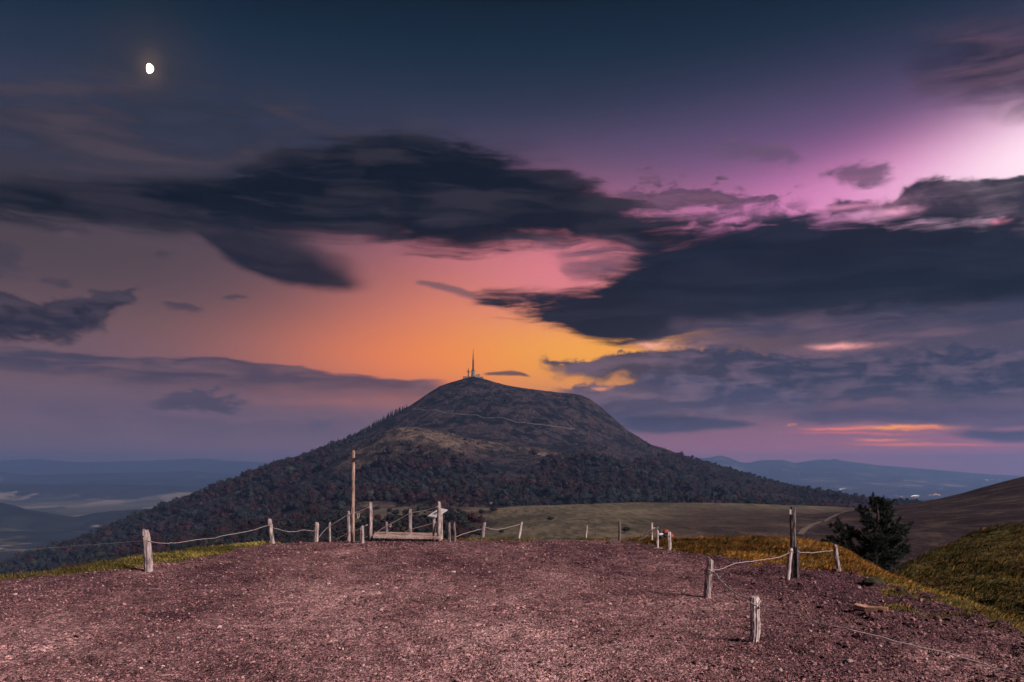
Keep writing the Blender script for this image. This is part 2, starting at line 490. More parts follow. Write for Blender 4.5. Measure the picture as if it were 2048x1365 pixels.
# ================================================================== materials
class NM:
    def __init__(s, name, rough=0.9, spec=0.2):
        s.m = bpy.data.materials.new(name); s.m.use_nodes = True
        s.t = s.m.node_tree; s.t.nodes.clear()
        s.b = s.n('ShaderNodeBsdfPrincipled'); s.o = s.n('ShaderNodeOutputMaterial')
        s.l(s.b.outputs[0], s.o.inputs[0])
        s.b.inputs['Roughness'].default_value = rough
        s.b.inputs['Specular IOR Level'].default_value = spec
        s.pos = s.n('ShaderNodeNewGeometry').outputs['Position']
        s.m.cycles.emission_sampling = 'NONE'
    def n(s, t, **kw):
        x = s.t.nodes.new(t)
        for k, v in kw.items(): setattr(x, k, v)
        return x
    def l(s, a, b): s.t.links.new(a, b)
    def put(s, sock, v):
        if isinstance(v, bpy.types.NodeSocket): s.l(v, sock)
        else: sock.default_value = v
    def noise(s, scale, detail=4, rough=0.55, stretch=(1, 1, 1), vec=None, dist=0.0, out=0):
        m = s.n('ShaderNodeMapping'); s.l(vec or s.pos, m.inputs[0]); m.inputs['Scale'].default_value = [scale * q for q in stretch]
        x = s.n('ShaderNodeTexNoise'); s.l(m.outputs[0], x.inputs['Vector'])
        x.inputs['Scale'].default_value = 1; x.inputs['Detail'].default_value = detail; x.inputs['Roughness'].default_value = rough
        x.inputs['Distortion'].default_value = dist
        return x.outputs[out]
    def voro(s, scale, stretch=(1, 1, 1), out='Color', vec=None):
        m = s.n('ShaderNodeMapping'); s.l(vec or s.pos, m.inputs[0]); m.inputs['Scale'].default_value = [scale * q for q in stretch]
        x = s.n('ShaderNodeTexVoronoi'); s.l(m.outputs[0], x.inputs['Vector']); x.inputs['Scale'].default_value = 1
        return x.outputs[out]
    def attr(s, name, out='Fac'):
        a = s.n('ShaderNodeAttribute', attribute_name=name); return a.outputs[out]
    def ramp(s, fac, stops):
        r = s.n('ShaderNodeValToRGB'); s.put(r.inputs[0], fac)
        e = r.color_ramp.elements
        while len(e) < len(stops): e.new(0.5)
        for q, (p, c) in zip(e, stops):
            q.position = p; q.color = (c, c, c, 1) if isinstance(c, (int, float)) else (*c, 1)
        return r.outputs[0]
    def math(s, op, a, b=0.0, c=None, clamp=False):
        x = s.n('ShaderNodeMath', operation=op); x.use_clamp = clamp
        s.put(x.inputs[0], a); s.put(x.inputs[1], b)
        if c is not None: s.put(x.inputs[2], c)
        return x.outputs[0]
    def mix(s, fac, a, b, mode='MIX'):
        x = s.n('ShaderNodeMix', data_type='RGBA', blend_type=mode)
        s.put(x.inputs[0], fac)
        s.put(x.inputs[6], (*a, 1) if isinstance(a, tuple) else a); s.put(x.inputs[7], (*b, 1) if isinstance(b, tuple) else b)
        return x.outputs[2]
    def color(s, c): s.put(s.b.inputs['Base Color'], (*c, 1) if isinstance(c, tuple) else c); return s
    def bump(s, h, dist, strength=1.0):
        x = s.n('ShaderNodeBump'); s.put(x.inputs['Height'], h); x.inputs['Distance'].default_value = dist; x.inputs['Strength'].default_value = strength
        s.l(x.outputs[0], s.b.inputs['Normal']); return s

def mat_ground():
    m = NM('scoria_and_turf', 0.95, 0.15)
    big = m.noise(0.42, 5, 0.65, (1, 0.45, 1))
    mid = m.noise(2.2, 5, 0.65)
    fine = m.noise(38, 4, 0.7)
    grit = m.noise(120, 2, 0.6)
    f = m.math('MULTIPLY_ADD', m.math('SUBTRACT', big, 0.5), 2.1, m.math('MULTIPLY_ADD', m.math('SUBTRACT', mid, 0.5), 0.9, m.attr('worn')))
    g = m.ramp(f, [(0.10, (0.105, 0.046, 0.058)), (0.45, (0.262, 0.131, 0.136)), (0.82, (0.55, 0.320, 0.305))])
    speck = m.ramp(fine, [(0.30, 0.32), (0.5, 1.0), (0.70, 1.6)])
    g = m.mix(1.0, g, speck, 'MULTIPLY')
    cells = []
    for sc_, k0, k1 in ((26, 0.45, 1.65), (58, 0.5, 1.6)):
        q = m.n('ShaderNodeSeparateColor'); m.l(m.voro(sc_, (1, 0.8, 1)), q.inputs[0])
        g = m.mix(1.0, g, m.ramp(q.outputs[0], [(0.0, k0), (0.5, 0.92), (1.0, k1)]), 'MULTIPLY')
        cells.append(m.math('MULTIPLY', m.voro(sc_, (1, 0.8, 1), 'Distance'), -0.9))
    g = m.mix(m.ramp(grit, [(0.62, 0.0), (0.74, 0.6)]), g, (0.55, 0.37, 0.35))
    tn = m.noise(3.5, 5, 0.65)
    turf = m.ramp(tn, [(0.30, (0.030, 0.028, 0.010)), (0.5, (0.085, 0.075, 0.020)), (0.72, (0.17, 0.125, 0.030))])
    warm = m.ramp(tn, [(0.30, (0.045, 0.028, 0.010)), (0.5, (0.13, 0.075, 0.018)), (0.72, (0.30, 0.15, 0.035))])
    turf = m.mix(m.attr('warm'), turf, warm)
    m.color(m.mix(m.attr('turf'), g, turf))
    m.bump(m.math('ADD', m.math('ADD', m.math('MULTIPLY', fine, 0.7), m.math('MULTIPLY', grit, 0.3)), m.math('ADD', cells[0], m.math('MULTIPLY', cells[1], 0.5))), 0.045, 1.0)
    return m.m

def mat_attr(name, rough=0.9, bumpscale=None, var=0.0):
    m = NM(name, rough, 0.15)
    c = m.attr('col', 'Color')
    if var:
        c = m.mix(1.0, c, m.ramp(m.noise(var, 3, 0.6), [(0.3, 0.6), (0.7, 1.4)]), 'MULTIPLY')
    m.color(c)
    return m.m

def mat_wood(name, dark, lite, streak=55):
    m = NM(name, 0.85, 0.2)
    oc = m.n('ShaderNodeTexCoord').outputs['Object']
    a = m.noise(streak, 5, 0.65, (1, 1, 0.06), vec=oc)
    b = m.noise(9, 4, 0.6, (1, 1, 0.5), vec=oc)
    c = m.ramp(m.math('MULTIPLY_ADD', m.math('SUBTRACT', b, 0.5), 0.7, a), [(0.33, dark), (0.5, tuple((d + l) / 2 for d, l in zip(dark, lite))), (0.66, lite)])
    crack = m.ramp(m.noise(streak * 0.6, 2, 0.5, (1, 1, 0.03), vec=oc), [(0.31, 0.25), (0.37, 1.0)])
    m.color(m.mix(1.0, c, crack, 'MULTIPLY'))
    m.bump(m.math('ADD', a, m.math('MULTIPLY', crack, 0.8)), 0.012, 0.8)
    return m.m

def mat_plain(name, c, rough=0.7, var=0.25, scale=20):
    m = NM(name, rough, 0.3)
    n = m.noise(scale, 4, 0.6)
    m.color(m.ramp(n, [(0.3, tuple(x * (1 - var) for x in c)), (0.7, tuple(x * (1 + var) for x in c))]))
    return m.m

def mat_emit(name, c, s):
    m = NM(name)
    e = m.n('ShaderNodeEmission'); e.inputs[0].default_value = (*c, 1); e.inputs[1].default_value = s
    m.l(e.outputs[0], m.o.inputs[0])
    return m.m

def mat_mountain():
    m = NM('mountain_heath', 0.95, 0.1)
    a = m.noise(0.012, 6, 0.6, (1, 1, 2.2))
    b = m.noise(0.05, 5, 0.65, (1, 1, 0.5))
    c = m.noise(0.16, 5, 0.7)
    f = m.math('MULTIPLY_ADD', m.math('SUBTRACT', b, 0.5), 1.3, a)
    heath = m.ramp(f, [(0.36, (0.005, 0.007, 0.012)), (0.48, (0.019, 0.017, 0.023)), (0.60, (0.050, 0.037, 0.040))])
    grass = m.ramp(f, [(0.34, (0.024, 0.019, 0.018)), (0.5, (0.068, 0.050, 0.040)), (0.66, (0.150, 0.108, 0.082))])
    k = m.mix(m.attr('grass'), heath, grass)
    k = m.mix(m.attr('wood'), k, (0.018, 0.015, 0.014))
    k = m.mix(1.0, k, m.ramp(c, [(0.32, 0.5), (0.68, 1.5)]), 'MULTIPLY')
    m.color(k)
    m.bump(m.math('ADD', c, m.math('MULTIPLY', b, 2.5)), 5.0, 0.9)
    return m.m

def mat_meadow():
    m = NM('saddle_meadow', 0.95, 0.1)
    a = m.noise(0.011, 5, 0.6)
    b = m.noise(0.30, 6, 0.72, (1, 0.12, 1))
    f = m.math('MULTIPLY_ADD', m.math('SUBTRACT', b, 0.5), 1.5, a)
    g = m.ramp(f, [(0.3, (0.068, 0.060, 0.042)), (0.5, (0.128, 0.110, 0.074)), (0.7, (0.205, 0.162, 0.110))])
    h = m.ramp(m.noise(0.12, 10, 0.80, (1, 0.33, 1), dist=0.3), [(0.42, (0.024, 0.017, 0.020)), (0.52, (0.055, 0.037, 0.037)), (0.62, (0.120, 0.085, 0.062))])
    k = m.mix(m.attr('heath'), g, h)
    k = m.mix(1.0, k, m.ramp(m.noise(0.9, 3, 0.6), [(0.3, 0.75), (0.7, 1.25)]), 'MULTIPLY')
    m.color(k)
    m.bump(m.noise(0.35, 6, 0.7), 1.2, 0.8)
    return m.m

def mat_far():
    m = NM('far_country', 0.95, 0.1)
    wood = m.ramp(m.noise(0.004, 5, 0.65), [(0.35, (0.009, 0.014, 0.015)), (0.65, (0.030, 0.034, 0.030))])
    v = m.voro(0.0022, (1, 0.55, 1))
    s_ = m.n('ShaderNodeSeparateColor'); m.l(v, s_.inputs[0])
    field = m.ramp(s_.outputs[0], [(0.0, (0.050, 0.055, 0.035)), (0.45, (0.11, 0.10, 0.065)), (1.0, (0.30, 0.24, 0.17))])
    fm = m.math('MULTIPLY_ADD', m.math('SUBTRACT', m.noise(0.0018, 8, 0.75, (0.6, 1, 1)), 0.5), 4.0, m.attr('field'), clamp=True)
    m.color(m.mix(m.ramp(fm, [(0.42, 0.0), (0.58, 1.0)]), wood, field))
    return m.m

M = dict(
    ground=mat_ground(), mountain=mat_mountain(), meadow=mat_meadow(), far=mat_far(),
    pebble=mat_attr('scoria_pebble', 0.9), blade=mat_attr('grass_blade', 0.85), leaf=mat_attr('autumn_leaf', 0.9), needle=mat_attr('pine_needle', 0.8),
    grey_wood=mat_wood('weathered_grey_wood', (0.11, 0.08, 0.076), (0.46, 0.38, 0.365)),
    pale_wood=mat_wood('bleached_pale_wood', (0.22, 0.165, 0.155), (0.70, 0.60, 0.57)),
    dark_wood=mat_wood('damp_dark_wood', (0.045, 0.036, 0.038), (0.22, 0.175, 0.17)),
    tan_wood=mat_wood('tan_debarked_wood', (0.19, 0.125, 0.10), (0.42, 0.30, 0.24)),
    fresh_wood=mat_wood('split_fresh_wood', (0.34, 0.17, 0.11), (0.62, 0.36, 0.25)),
    plank=mat_wood('pale_plank', (0.30, 0.20, 0.17), (0.66, 0.49, 0.42)),
    bark=mat_wood('pine_bark', (0.02, 0.016, 0.014), (0.07, 0.05, 0.045), 20),
    rope=mat_plain('frayed_pale_rope', (0.46, 0.37, 0.34), 0.9), wire=mat_plain('dull_wire', (0.42, 0.35, 0.34), 0.6), dark_wire=mat_plain('dark_wire', (0.09, 0.075, 0.08), 0.6),
    steel=mat_plain('dark_steel', (0.035, 0.026, 0.03), 0.6), concrete=mat_plain('station_concrete', (0.16, 0.15, 0.15), 0.9, scale=0.5),
    pale_wall=mat_plain('pale_station_wall', (0.36, 0.33, 0.34), 0.9, scale=0.5), glass=mat_plain('dark_window_glass', (0.02, 0.025, 0.03), 0.2),
    panel=mat_plain('white_panel_sheet', (0.48, 0.44, 0.44), 0.5, 0.05), print=mat_plain('printed_panel_picture', (0.13, 0.12, 0.14), 0.5, 0.5, 30),
    hole=mat_plain('dark_hole', (0.012, 0.01, 0.01)), track=mat_plain('track_ballast', (0.075, 0.066, 0.066), 0.95, 0.3, 0.3), path=mat_plain('trodden_path', (0.13, 0.10, 0.08), 0.95, 0.3, 0.4),
    navy=mat_plain('navy_cloth', (0.018, 0.022, 0.04), 0.9), white=mat_plain('white_cloth', (0.70, 0.66, 0.68), 0.9, 0.1), red=mat_plain('rust_red_cloth', (0.30, 0.07, 0.05), 0.95, 0.4, 25),
    stone=mat_plain('scoria_stone', (0.15, 0.085, 0.085), 0.95, 0.5, 25), pale_stone=mat_plain('pale_stone', (0.40, 0.29, 0.28), 0.95, 0.3, 25), dark_stone=mat_plain('dark_stone', (0.045, 0.03, 0.033), 0.95, 0.4, 25),
    moon=mat_emit('moon_light', (1.0, 0.88, 0.66), 2.6), lamp_w=mat_emit('white_lamp', (1.0, 0.88, 0.76), 1.7), lamp_o=mat_emit('sodium_lamp', (1.0, 0.48, 0.25), 2.4),
)

# ================================================================== terrain
# ---- ridge-top in the foreground
RIM = np.array([(-16, -14), (-12.5, 8), (-9.0, 14.2), (-8.3, 16), (-7.7, 18), (-7.05, 20.3), (-6.2, 21.8), (-1.0, 22.7), (2.6, 22.5), (4.2, 23.0), (6.0, 23.8),
                (7.5, 23.6), (7.8, 22.0), (7.1, 19), (6.55, 17), (6.55, 15), (6.45, 12.5), (6.3, 10), (6.3, 7), (7.2, -14)], float)
GRAVEL = np.array([(-16, -14), (-12.5, 8), (-8.9, 14.1), (-7.4, 15.6), (-6.6, 17.5), (-6.25, 20), (-6.0, 22), (-5.0, 24.5), (1.6, 24.5), (2.9, 23.0), (3.3, 21.2), (3.7, 19.6), (4.9, 17.9),
                   (6.05, 16.3), (6.35, 14.5), (6.25, 12.3), (5.95, 9.8), (6.0, 6), (7, -14)], float)

def sdist(x, y, poly):
    """signed distance to a polygon, positive outside"""
    x = np.asarray(x, float); y = np.asarray(y, float)
    d = np.full(x.shape, 1e9); inside = np.zeros(x.shape, bool)
    n = len(poly)
    for i in range(n):
        ax, ay = poly[i]; bx, by = poly[(i + 1) % n]
        ex, ey = bx - ax, by - ay
        t = np.clip(((x - ax) * ex + (y - ay) * ey) / (ex * ex + ey * ey), 0, 1)
        d = np.minimum(d, np.hypot(x - ax - t * ex, y - ay - t * ey))
        c = ((ay > y) != (by > y)) & (x < (bx - ax) * (y - ay) / (by - ay + 1e-12) + ax)
        inside ^= c
    return np.where(inside, -d, d)

def fg_turf(x, y):
    d = sdist(x, y, GRAVEL)
    n = fbm(x * 0.9, y * 0.9, 4, 31) * 0.45
    t = sstep(-0.08, 0.16, d + n * 0.6)
    t = np.maximum(t, sstep(0.30, 0.42, fbm(x * 0.8, y * 1.1, 4, 77)) * sstep(3.4, 4.6, x) * sstep(9.0, 11.0, y) * (d < 0) * 0.9)
    # a thin lip of grass on the far crest
    t = np.maximum(t, sstep(22.55, 22.75, y + 0.25 * fbm(x * 0.6, y * 0.2, 3, 5)) * ((x > -1.9) & (x < 0.6) | (x > 1.7) & (x < 2.6)))
    return t

def fg_h(x, y, detail=True):
    x = np.asarray(x, float); y = np.asarray(y, float)
    d = sdist(x, y, RIM)
    dd = np.clip(d, 0, None)
    drop = np.where(dd < 1.0, 0.34 * dd ** 2, 0.34 + 0.68 * (dd - 1.0))
    z = -drop
    z = z - 0.02 * np.clip(d + 2.0, 0, 2)
    # hollow and grassy shoulder on the right
    sh = -5.75 + np.clip(1.75 + 0.155 * (x - 27.3), 0, 5) * np.exp(-((y - 60) / 26.0) ** 2) - 0.45 * np.clip(y - 64, 0, None) - 0.18 * np.clip(12 - y, 0, None)
    sh = sh - 0.35 * np.clip(10.5 - x, 0, None) * sstep(14, 6, x) - 0.5 * np.clip(y - 43 - 0.9 * (x - 12), 0, None)
    k = 0.6
    hh = np.clip(0.5 + 0.5 * (z - sh) / k, 0, 1)
    z = np.where(x > 4, sh + (z - sh) * hh + k * hh * (1 - hh) * 0.5, z)
    z = np.where((x > 4) & (d < 0), -0.02 * np.clip(d + 2.0, 0, 2), z)
    z = z + 0.05 * fbm(x * 0.22, y * 0.22, 3, 3) * sstep(0.5, -1.5, d) + 0.25 * fbm(x * 0.09, y * 0.09, 4, 8) * sstep(2, 12, d)
    if detail:
        t = fg_turf(x, y)
        gr = 0.030 * fbm(x * 1.7, y * 1.7, 4, 12) + 0.022 * fbm(x * 5.5, y * 5.5, 3, 13, 0.6)
        gr = gr - 0.042 * sstep(0.25, 0.6, fbm(x * 3.1, y * 3.1, 2, 14))
        gr = gr * (1 + 0.35 * sstep(2.5, 5, x))
        tu = 0.10 * np.abs(fbm(x * 1.1, y * 1.6, 4, 15)) + 0.05 * fbm(x * 4, y * 4, 3, 16)
        tu = tu - 0.07 * sstep(3.0, 4.5, x)
        tu = tu + 0.07 * sstep(2.5, 4.5, x) * sstep(15.5, 18, y) * (1 - 2 * np.abs(fbm(x * 0.55 + y * 0.25, y * 0.8, 3, 122))) * sstep(0.2, -0.8, d) * sstep(0.0, 0.8, sdist(x, y, GRAVEL))
        z = z + gr * (1 - t) + tu * t
    return z

def axis(lo, a, b, hi, step, grow=1.18):
    mid = np.arange(a, b, step)
    r = [b]; s = step
    while r[-1] < hi:
        s *= grow; r.append(r[-1] + min(s, 3.0))
    l = [a]; s = step
    while l[-1] > lo:
        s *= grow; l.append(l[-1] - min(s, 3.0))
    return np.concatenate([l[:0:-1], mid, r])

gx = axis(-90, -10.0, 9.0, 110, 0.062, 1.12); gy = axis(-14, 7.2, 25.6, 150, 0.062, 1.10)
X, Y = np.meshgrid(gx, gy)
Z = fg_h(X, Y)
def sh_mask(x, y):
    return sstep(0.9, 1.9, sdist(x, y, RIM)) * sstep(7.0, 8.2, x) * sstep(66, 62, x) * sstep(9, 11, y) * sstep(80, 76, y)
def sh_h(x, y):
    x = np.asarray(x, float); y = np.asarray(y, float)
    t = 0.30 * np.abs(fbm(x * 0.42 + y * 0.15, y * 0.42 - x * 0.15, 4, 131, 0.6)) + 0.10 * fbm(x * 1.7, y * 1.7, 3, 132)
    return fg_h(x, y, False) + t * sstep(0.9, 4.0, sdist(x, y, RIM)) - 0.7 * (1 - sh_mask(x, y))
Z = Z - 0.7 * sh_mask(X, Y)
turf = fg_turf(X, Y)
worn = 0.28 + 0.42 * np.exp(-((X + 0.3) / 4.4) ** 2) * sstep(19, 9, Y) - 0.22 * sstep(1.8, 4.5, X) * sstep(7.0, 9.5, Y)
warm = sstep(2.5, 5.0, X) * sstep(14.5, 17, Y) * sstep(16, 9, X)
warm = np.clip(warm + 0.5 * sstep(5, 7, X) + 0.25 * (X < 0), 0, 1) * (0.75 + 0.5 * fbm(X * 0.3, Y * 0.3, 3, 21))
ridge = mesh_np('summit_ground', np.stack([X, Y, Z], -1).reshape(-1, 3), grid_faces(len(gx), len(gy)), M['ground'],
                attrs=dict(turf=turf.ravel(), worn=worn.ravel(), warm=np.clip(warm, 0, 1).ravel()))
tag(ridge, 'reddish scoria gravel ridge top edged with matted turf', kind='structure')

sx_, sy_ = np.arange(6.5, 66, 0.34), np.arange(9, 80, 0.34)
X, Y = np.meshgrid(sx_, sy_)
o1 = np.ones(X.size)
hollow = mesh_np('grass_hollow', np.stack([X, Y, sh_h(X, Y)], -1).reshape(-1, 3), grid_faces(len(sx_), len(sy_)), M['ground'],
                 attrs=dict(turf=o1, worn=o1 * 0.3, warm=np.clip(0.30 + 0.9 * fbm(X * 0.12, Y * 0.12, 4, 133), 0, 1).ravel()))
tag(hollow, 'rough grassy hollow and shoulder beyond the right lip', kind='structure')

# ---- saddle meadow and heath hill between the ridge and the mountain
def tps_fit(pts, vals, lam=1e-3):
    pts = np.array(pts, float) / 100.0; n = len(pts)
    d = np.linalg.norm(pts[:, None] - pts[None], axis=-1)
    K = np.where(d > 0, d * d * np.log(d + 1e-12), 0) + lam * np.eye(n)
    Pm = np.concatenate([np.ones((n, 1)), pts], 1)
    A = np.block([[K, Pm], [Pm.T, np.zeros((3, 3))]])
    w = np.linalg.solve(A, np.concatenate([vals, np.zeros(3)]))
    def f(x, y):
        x = np.asarray(x, float) / 100.0; y = np.asarray(y, float) / 100.0
        r = w[n] + w[n + 1] * x + w[n + 2] * y
        for i in range(n):
            d2 = (x - pts[i, 0]) ** 2 + (y - pts[i, 1]) ** 2
            r = r + w[i] * 0.5 * d2 * np.log(d2 + 1e-12)
        return r
    return f

MC = [(1100, 1085, 200), (1300, 1082, 200), (1000, 1095, 220), (1150, 1052, 330), (1100, 1040, 400), (1300, 1045, 330), (1250, 1026, 470), (1400, 1040, 340),
      (1030, 1014, 660), (1120, 1010, 650), (1250, 1006, 640), (1400, 1008, 640), (1550, 1013, 640), (1700, 1022, 640), (1850, 1032, 640),
      (1500, 1060, 260), (1600, 1085, 220), (1650, 1060, 270), (1600, 1035, 420), (1700, 1042, 360),
      (900, 1075, 420), (800, 1052, 620), (860, 1030, 760), (950, 1022, 720), (900, 1016, 900), (760, 1020, 940), (700, 1034, 860), (650, 1050, 800),
      (1690, 1027, 470), (1780, 1014, 440), (1880, 999, 420), (1960, 977, 410), (2048, 954, 400), (2250, 905, 390), (2500, 860, 380),
      (1400, 1014, 560), (1550, 1018, 560), (1650, 1022, 550), (1700, 1026, 550), (1786, 1030, 540), (1852, 1030, 540), (1928, 1020, 530), (2048, 1000, 530), (1852, 1005, 430), (1928, 987, 430),
      (1800, 1062, 250), (1900, 1045, 250), (2048, 1020, 250), (2300, 980, 250), (1850, 1085, 170), (2048, 1060, 170)]
mp = [(P(a, b, c)[0], c) for a, b, c in MC]; mz = [P(a, b, c)[2] for a, b, c in MC]
for x, y, z in ((100, 900, -55), (250, 900, -62), (400, 950, -75), (-120, 1080, -50), (-60, 1080, -50), (-300, 800, -75), (-300, 400, -75), (-150, 250, -50), (-60, 150, -34), (30, 120, -30), (150, 110, -22),
                (260, 700, -55), (420, 700, -50), (560, 600, -20), (100, 1150, -70), (-420, 1000, -105)):
    mp.append((x, y)); mz.append(z)
tps = tps_fit(mp, np.array(mz))
def md_h(x, y):
    return tps(x, y) + 0.8 * fbm(np.asarray(x) * 0.02, np.asarray(y) * 0.02, 4, 41)

ax_, ay_ = np.arange(-450, 640, 5.0), np.arange(95, 1180, 5.0)
X, Y = np.meshgrid(ax_, ay_)
Z = md_h(X, Y)
rx = X / Y
hill = sstep(0.34, 0.44, rx + 0.02 * fbm(X * 0.02, Y * 0.02, 3, 4))
heath = np.clip(hill + 0.9 * sstep(0.13, 0.24, rx + 0.05 * fbm(X * 0.02, Y * 0.01, 4, 44)) * sstep(620, 480, Y), 0, 1)
heath = np.clip(heath + 0.8 * sstep(0.25, 0.5, fbm(X * 0.012, Y * 0.008, 3, 51)) * (rx < -0.02), 0, 1)
sink = np.maximum(sstep(-360, -450, X), sstep(1080, 1180, Y))
Z = Z - 60 * sink
meadow = mesh_np('meadow', np.stack([X, Y, Z], -1).reshape(-1, 3), grid_faces(len(ax_), len(ay_)), M['meadow'], attrs=dict(heath=heath.ravel()))
tag(meadow, 'tan saddle meadow with heath hill rising on one side', kind='structure')

# ---- the dome mountain with the lower grassy hill before it
MX, MY = -108.0, 2400.0
def prof(pts, x0):
    s = MY / F
    r = [abs(p[0] - x0) * s for p in pts]; z = [CZ + (HZ - p[1]) * s for p in pts]
    return r, z
RP = prof([(960, 757), (985, 764), (1010, 771), (1060, 781), (1110, 786), (1160, 792), (1180, 799), (1200, 813), (1222, 832), (1250, 858), (1300, 893), (1370, 919), (1430, 937), (1500, 959), (1580, 987), (1650, 1007), (1720, 1021), (1850, 1045), (2100, 1090)], 947)
LP = prof([(934, 757), (905, 764), (880, 773), (850, 793), (820, 817), (770, 849), (720, 878), (690, 894), (640, 912), (590, 929), (540, 947), (480, 972), (420, 997), (350, 1027), (290, 1054), (230, 1076), (150, 1103), (0, 1148), (-250, 1200)], 947)
FR = ([0, 20, 60, 100, 200, 300, 420, 520, 600, 760, 900, 1200, 1500, 1900], [256, 254, 240, 222, 168, 116, 66, 36, 16, -6, -22, -46, -60, -84])
FL = ([0, 20, 60, 100, 200, 300, 420, 560, 700, 850, 1000, 1200, 1400, 1900], [256, 254, 238, 218, 160, 105, 50, 0, -45, -105, -165, -230, -285, -370])
FRR = ([0, 20, 100, 200, 300, 360, 450, 600, 800, 1000, 1400, 1900], [256, 254, 228, 192, 150, 115, 62, 14, -26, -52, -80, -120])
BK = ([0, 20, 100, 300, 600, 1200, 1900], [256, 254, 225, 120, 10, -180, -380])
TH = [(-180, LP), (-135, FL), (-90, FR), (-45, FRR), (0, RP), (90, BK), (180, LP)]
def mt_h(x, y, detail=True):
    x = np.asarray(x, float); y = np.asarray(y, float)
    dx, dy = x - MX, y - MY
    r = np.hypot(dx, dy); th = np.degrees(np.arctan2(dy, dx))
    z = np.zeros(x.shape)
    for (t0, p0), (t1, p1) in zip(TH[:-1], TH[1:]):
        m = (th >= t0) & (th <= t1)
        w = (th - t0) / (t1 - t0); w = w * w * (3 - 2 * w)
        z = np.where(m, np.interp(r, *p0) * (1 - w) + np.interp(r, *p1) * w, z)
    def bump(px, py, Yd, amp, sx, sy):
        cx = (px - 1024) / F * Yd
        return amp * np.exp(-((x - cx) / sx) ** 2 - ((y - Yd) / sy) ** 2)
    z = z + bump(790, 0, 1830, 55, 95, 130) + bump(900, 0, 1800, 40, 110, 130) + bump(690, 0, 1800, 16, 90, 120) + bump(1190, 0, 1650, 30, 95, 120) + bump(1060, 0, 1720, 10, 90, 90)
    if detail:
        k = sstep(25, 140, r)
        g = fbm(th * 0.16, r * 0.004, 4, 61)
        low = sstep(150, 60, z)
        rid = 1 - 2 * np.abs(fbm(x * 0.0075, y * 0.0075, 4, 64))
        z = z + k * (6.5 * fbm(x * 0.008, y * 0.008, 5, 62) + 5.0 * g * sstep(60, 260, r) + low * (7.0 * rid - 3.5))
    return z

mx, my = np.arange(-1750, 1500, 9.0), np.arange(560, 2900, 9.0)
X, Y = np.meshgrid(mx, my)
Z = mt_h(X, Y)
def wood_mask(x, y, z):
    n = fbm(x * 0.0055, y * 0.0055, 5, 71, 0.6)
    th = np.degrees(np.arctan2(y - MY, x - MX))
    r = np.hypot(x - MX, y - MY)
    line = 4 + 62 * n
    left = sstep(-128, -152, th)
    line = line + left * 75
    line = np.where(x > 40, line + 10, line)
    w = sstep(22, -16, z - line)
    gl = fbm(x * 0.010, y * 0.010, 4, 78)
    w = w * (1 - 0.85 * sstep(0.14, 0.34, gl) * (1 - left * 0.7))
    w = np.maximum(w, 0.16 * sstep(80, 10, z - line) * sstep(0.0, -0.3, gl))
    u, Yv = x / y, y
    # open pasture at the foot
    open_ = sstep(0.30, 0.05, np.abs(u + 0.13)) * sstep(1240, 1130, y + 60 * n) * sstep(980, 1040, y)
    return w * (1 - 0.9 * open_)
wood = wood_mask(X, Y, Z)
pet = np.exp(-((X + 215) / 150) ** 2 - ((Y - 1790) / 150) ** 2) + 0.8 * np.exp(-((X - 60) / 170) ** 2 - ((Y - 1850) / 90) ** 2)
grass = np.clip(sstep(0.2, 0.65, pet + 0.25 * fbm(X * 0.01, Y * 0.01, 4, 75)) + sstep(1300, 1150, Y), 0, 1)
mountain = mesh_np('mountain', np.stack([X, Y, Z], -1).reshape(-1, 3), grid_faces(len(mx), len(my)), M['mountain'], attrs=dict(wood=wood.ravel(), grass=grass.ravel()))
tag(mountain, 'dark volcanic dome mountain with bare heath top and wooded foot', kind='structure')

# ---- the country beyond
BASE = -372.0
RIDGES = [  # crest points (photo), depth, width in front, width behind
    ([(-400, 922), (0, 922), (70, 918), (150, 925), (300, 922), (400, 917), (500, 924), (640, 930), (900, 935), (1200, 938)], 23500, 3000, 900),
    ([(-400, 950), (0, 944), (60, 951), (150, 948), (300, 945), (380, 942), (450, 948), (640, 952), (900, 955), (1100, 990)], 16000, 2000, 2000),
    ([(-400, 975), (100, 972), (150, 964), (250, 958), (400, 958), (480, 953), (640, 960), (900, 990)], 13200, 1200, 1500),
    ([(-400, 966), (0, 968), (130, 970), (180, 969), (250, 970), (400, 974), (640, 980), (900, 990)], 10500, 1100, 2500),
    ([(-400, 995), (0, 1006), (50, 1018), (150, 1036), (175, 1031), (220, 1024), (300, 1018), (420, 1014), (640, 1012), (900, 1020)], 5300, 750, 800),
    ([(1100, 918), (1380, 915), (1405, 917), (1422, 915), (1440, 911), (1457, 915), (1482, 925), (1500, 926), (1516, 921), (1565, 920), (1590, 926), (1612, 923), (1640, 918), (1661, 920), (1668, 917), (1682, 921), (1750, 930), (1850, 938), (1950, 947), (2030, 952), (2400, 962)], 17500, 9500, 3000),
    ([(1400, 1002), (1600, 998), (1645, 993), (1700, 997), (1760, 1001), (1800, 998), (1900, 1000), (2300, 990)], 9000, 1200, 1500),
]
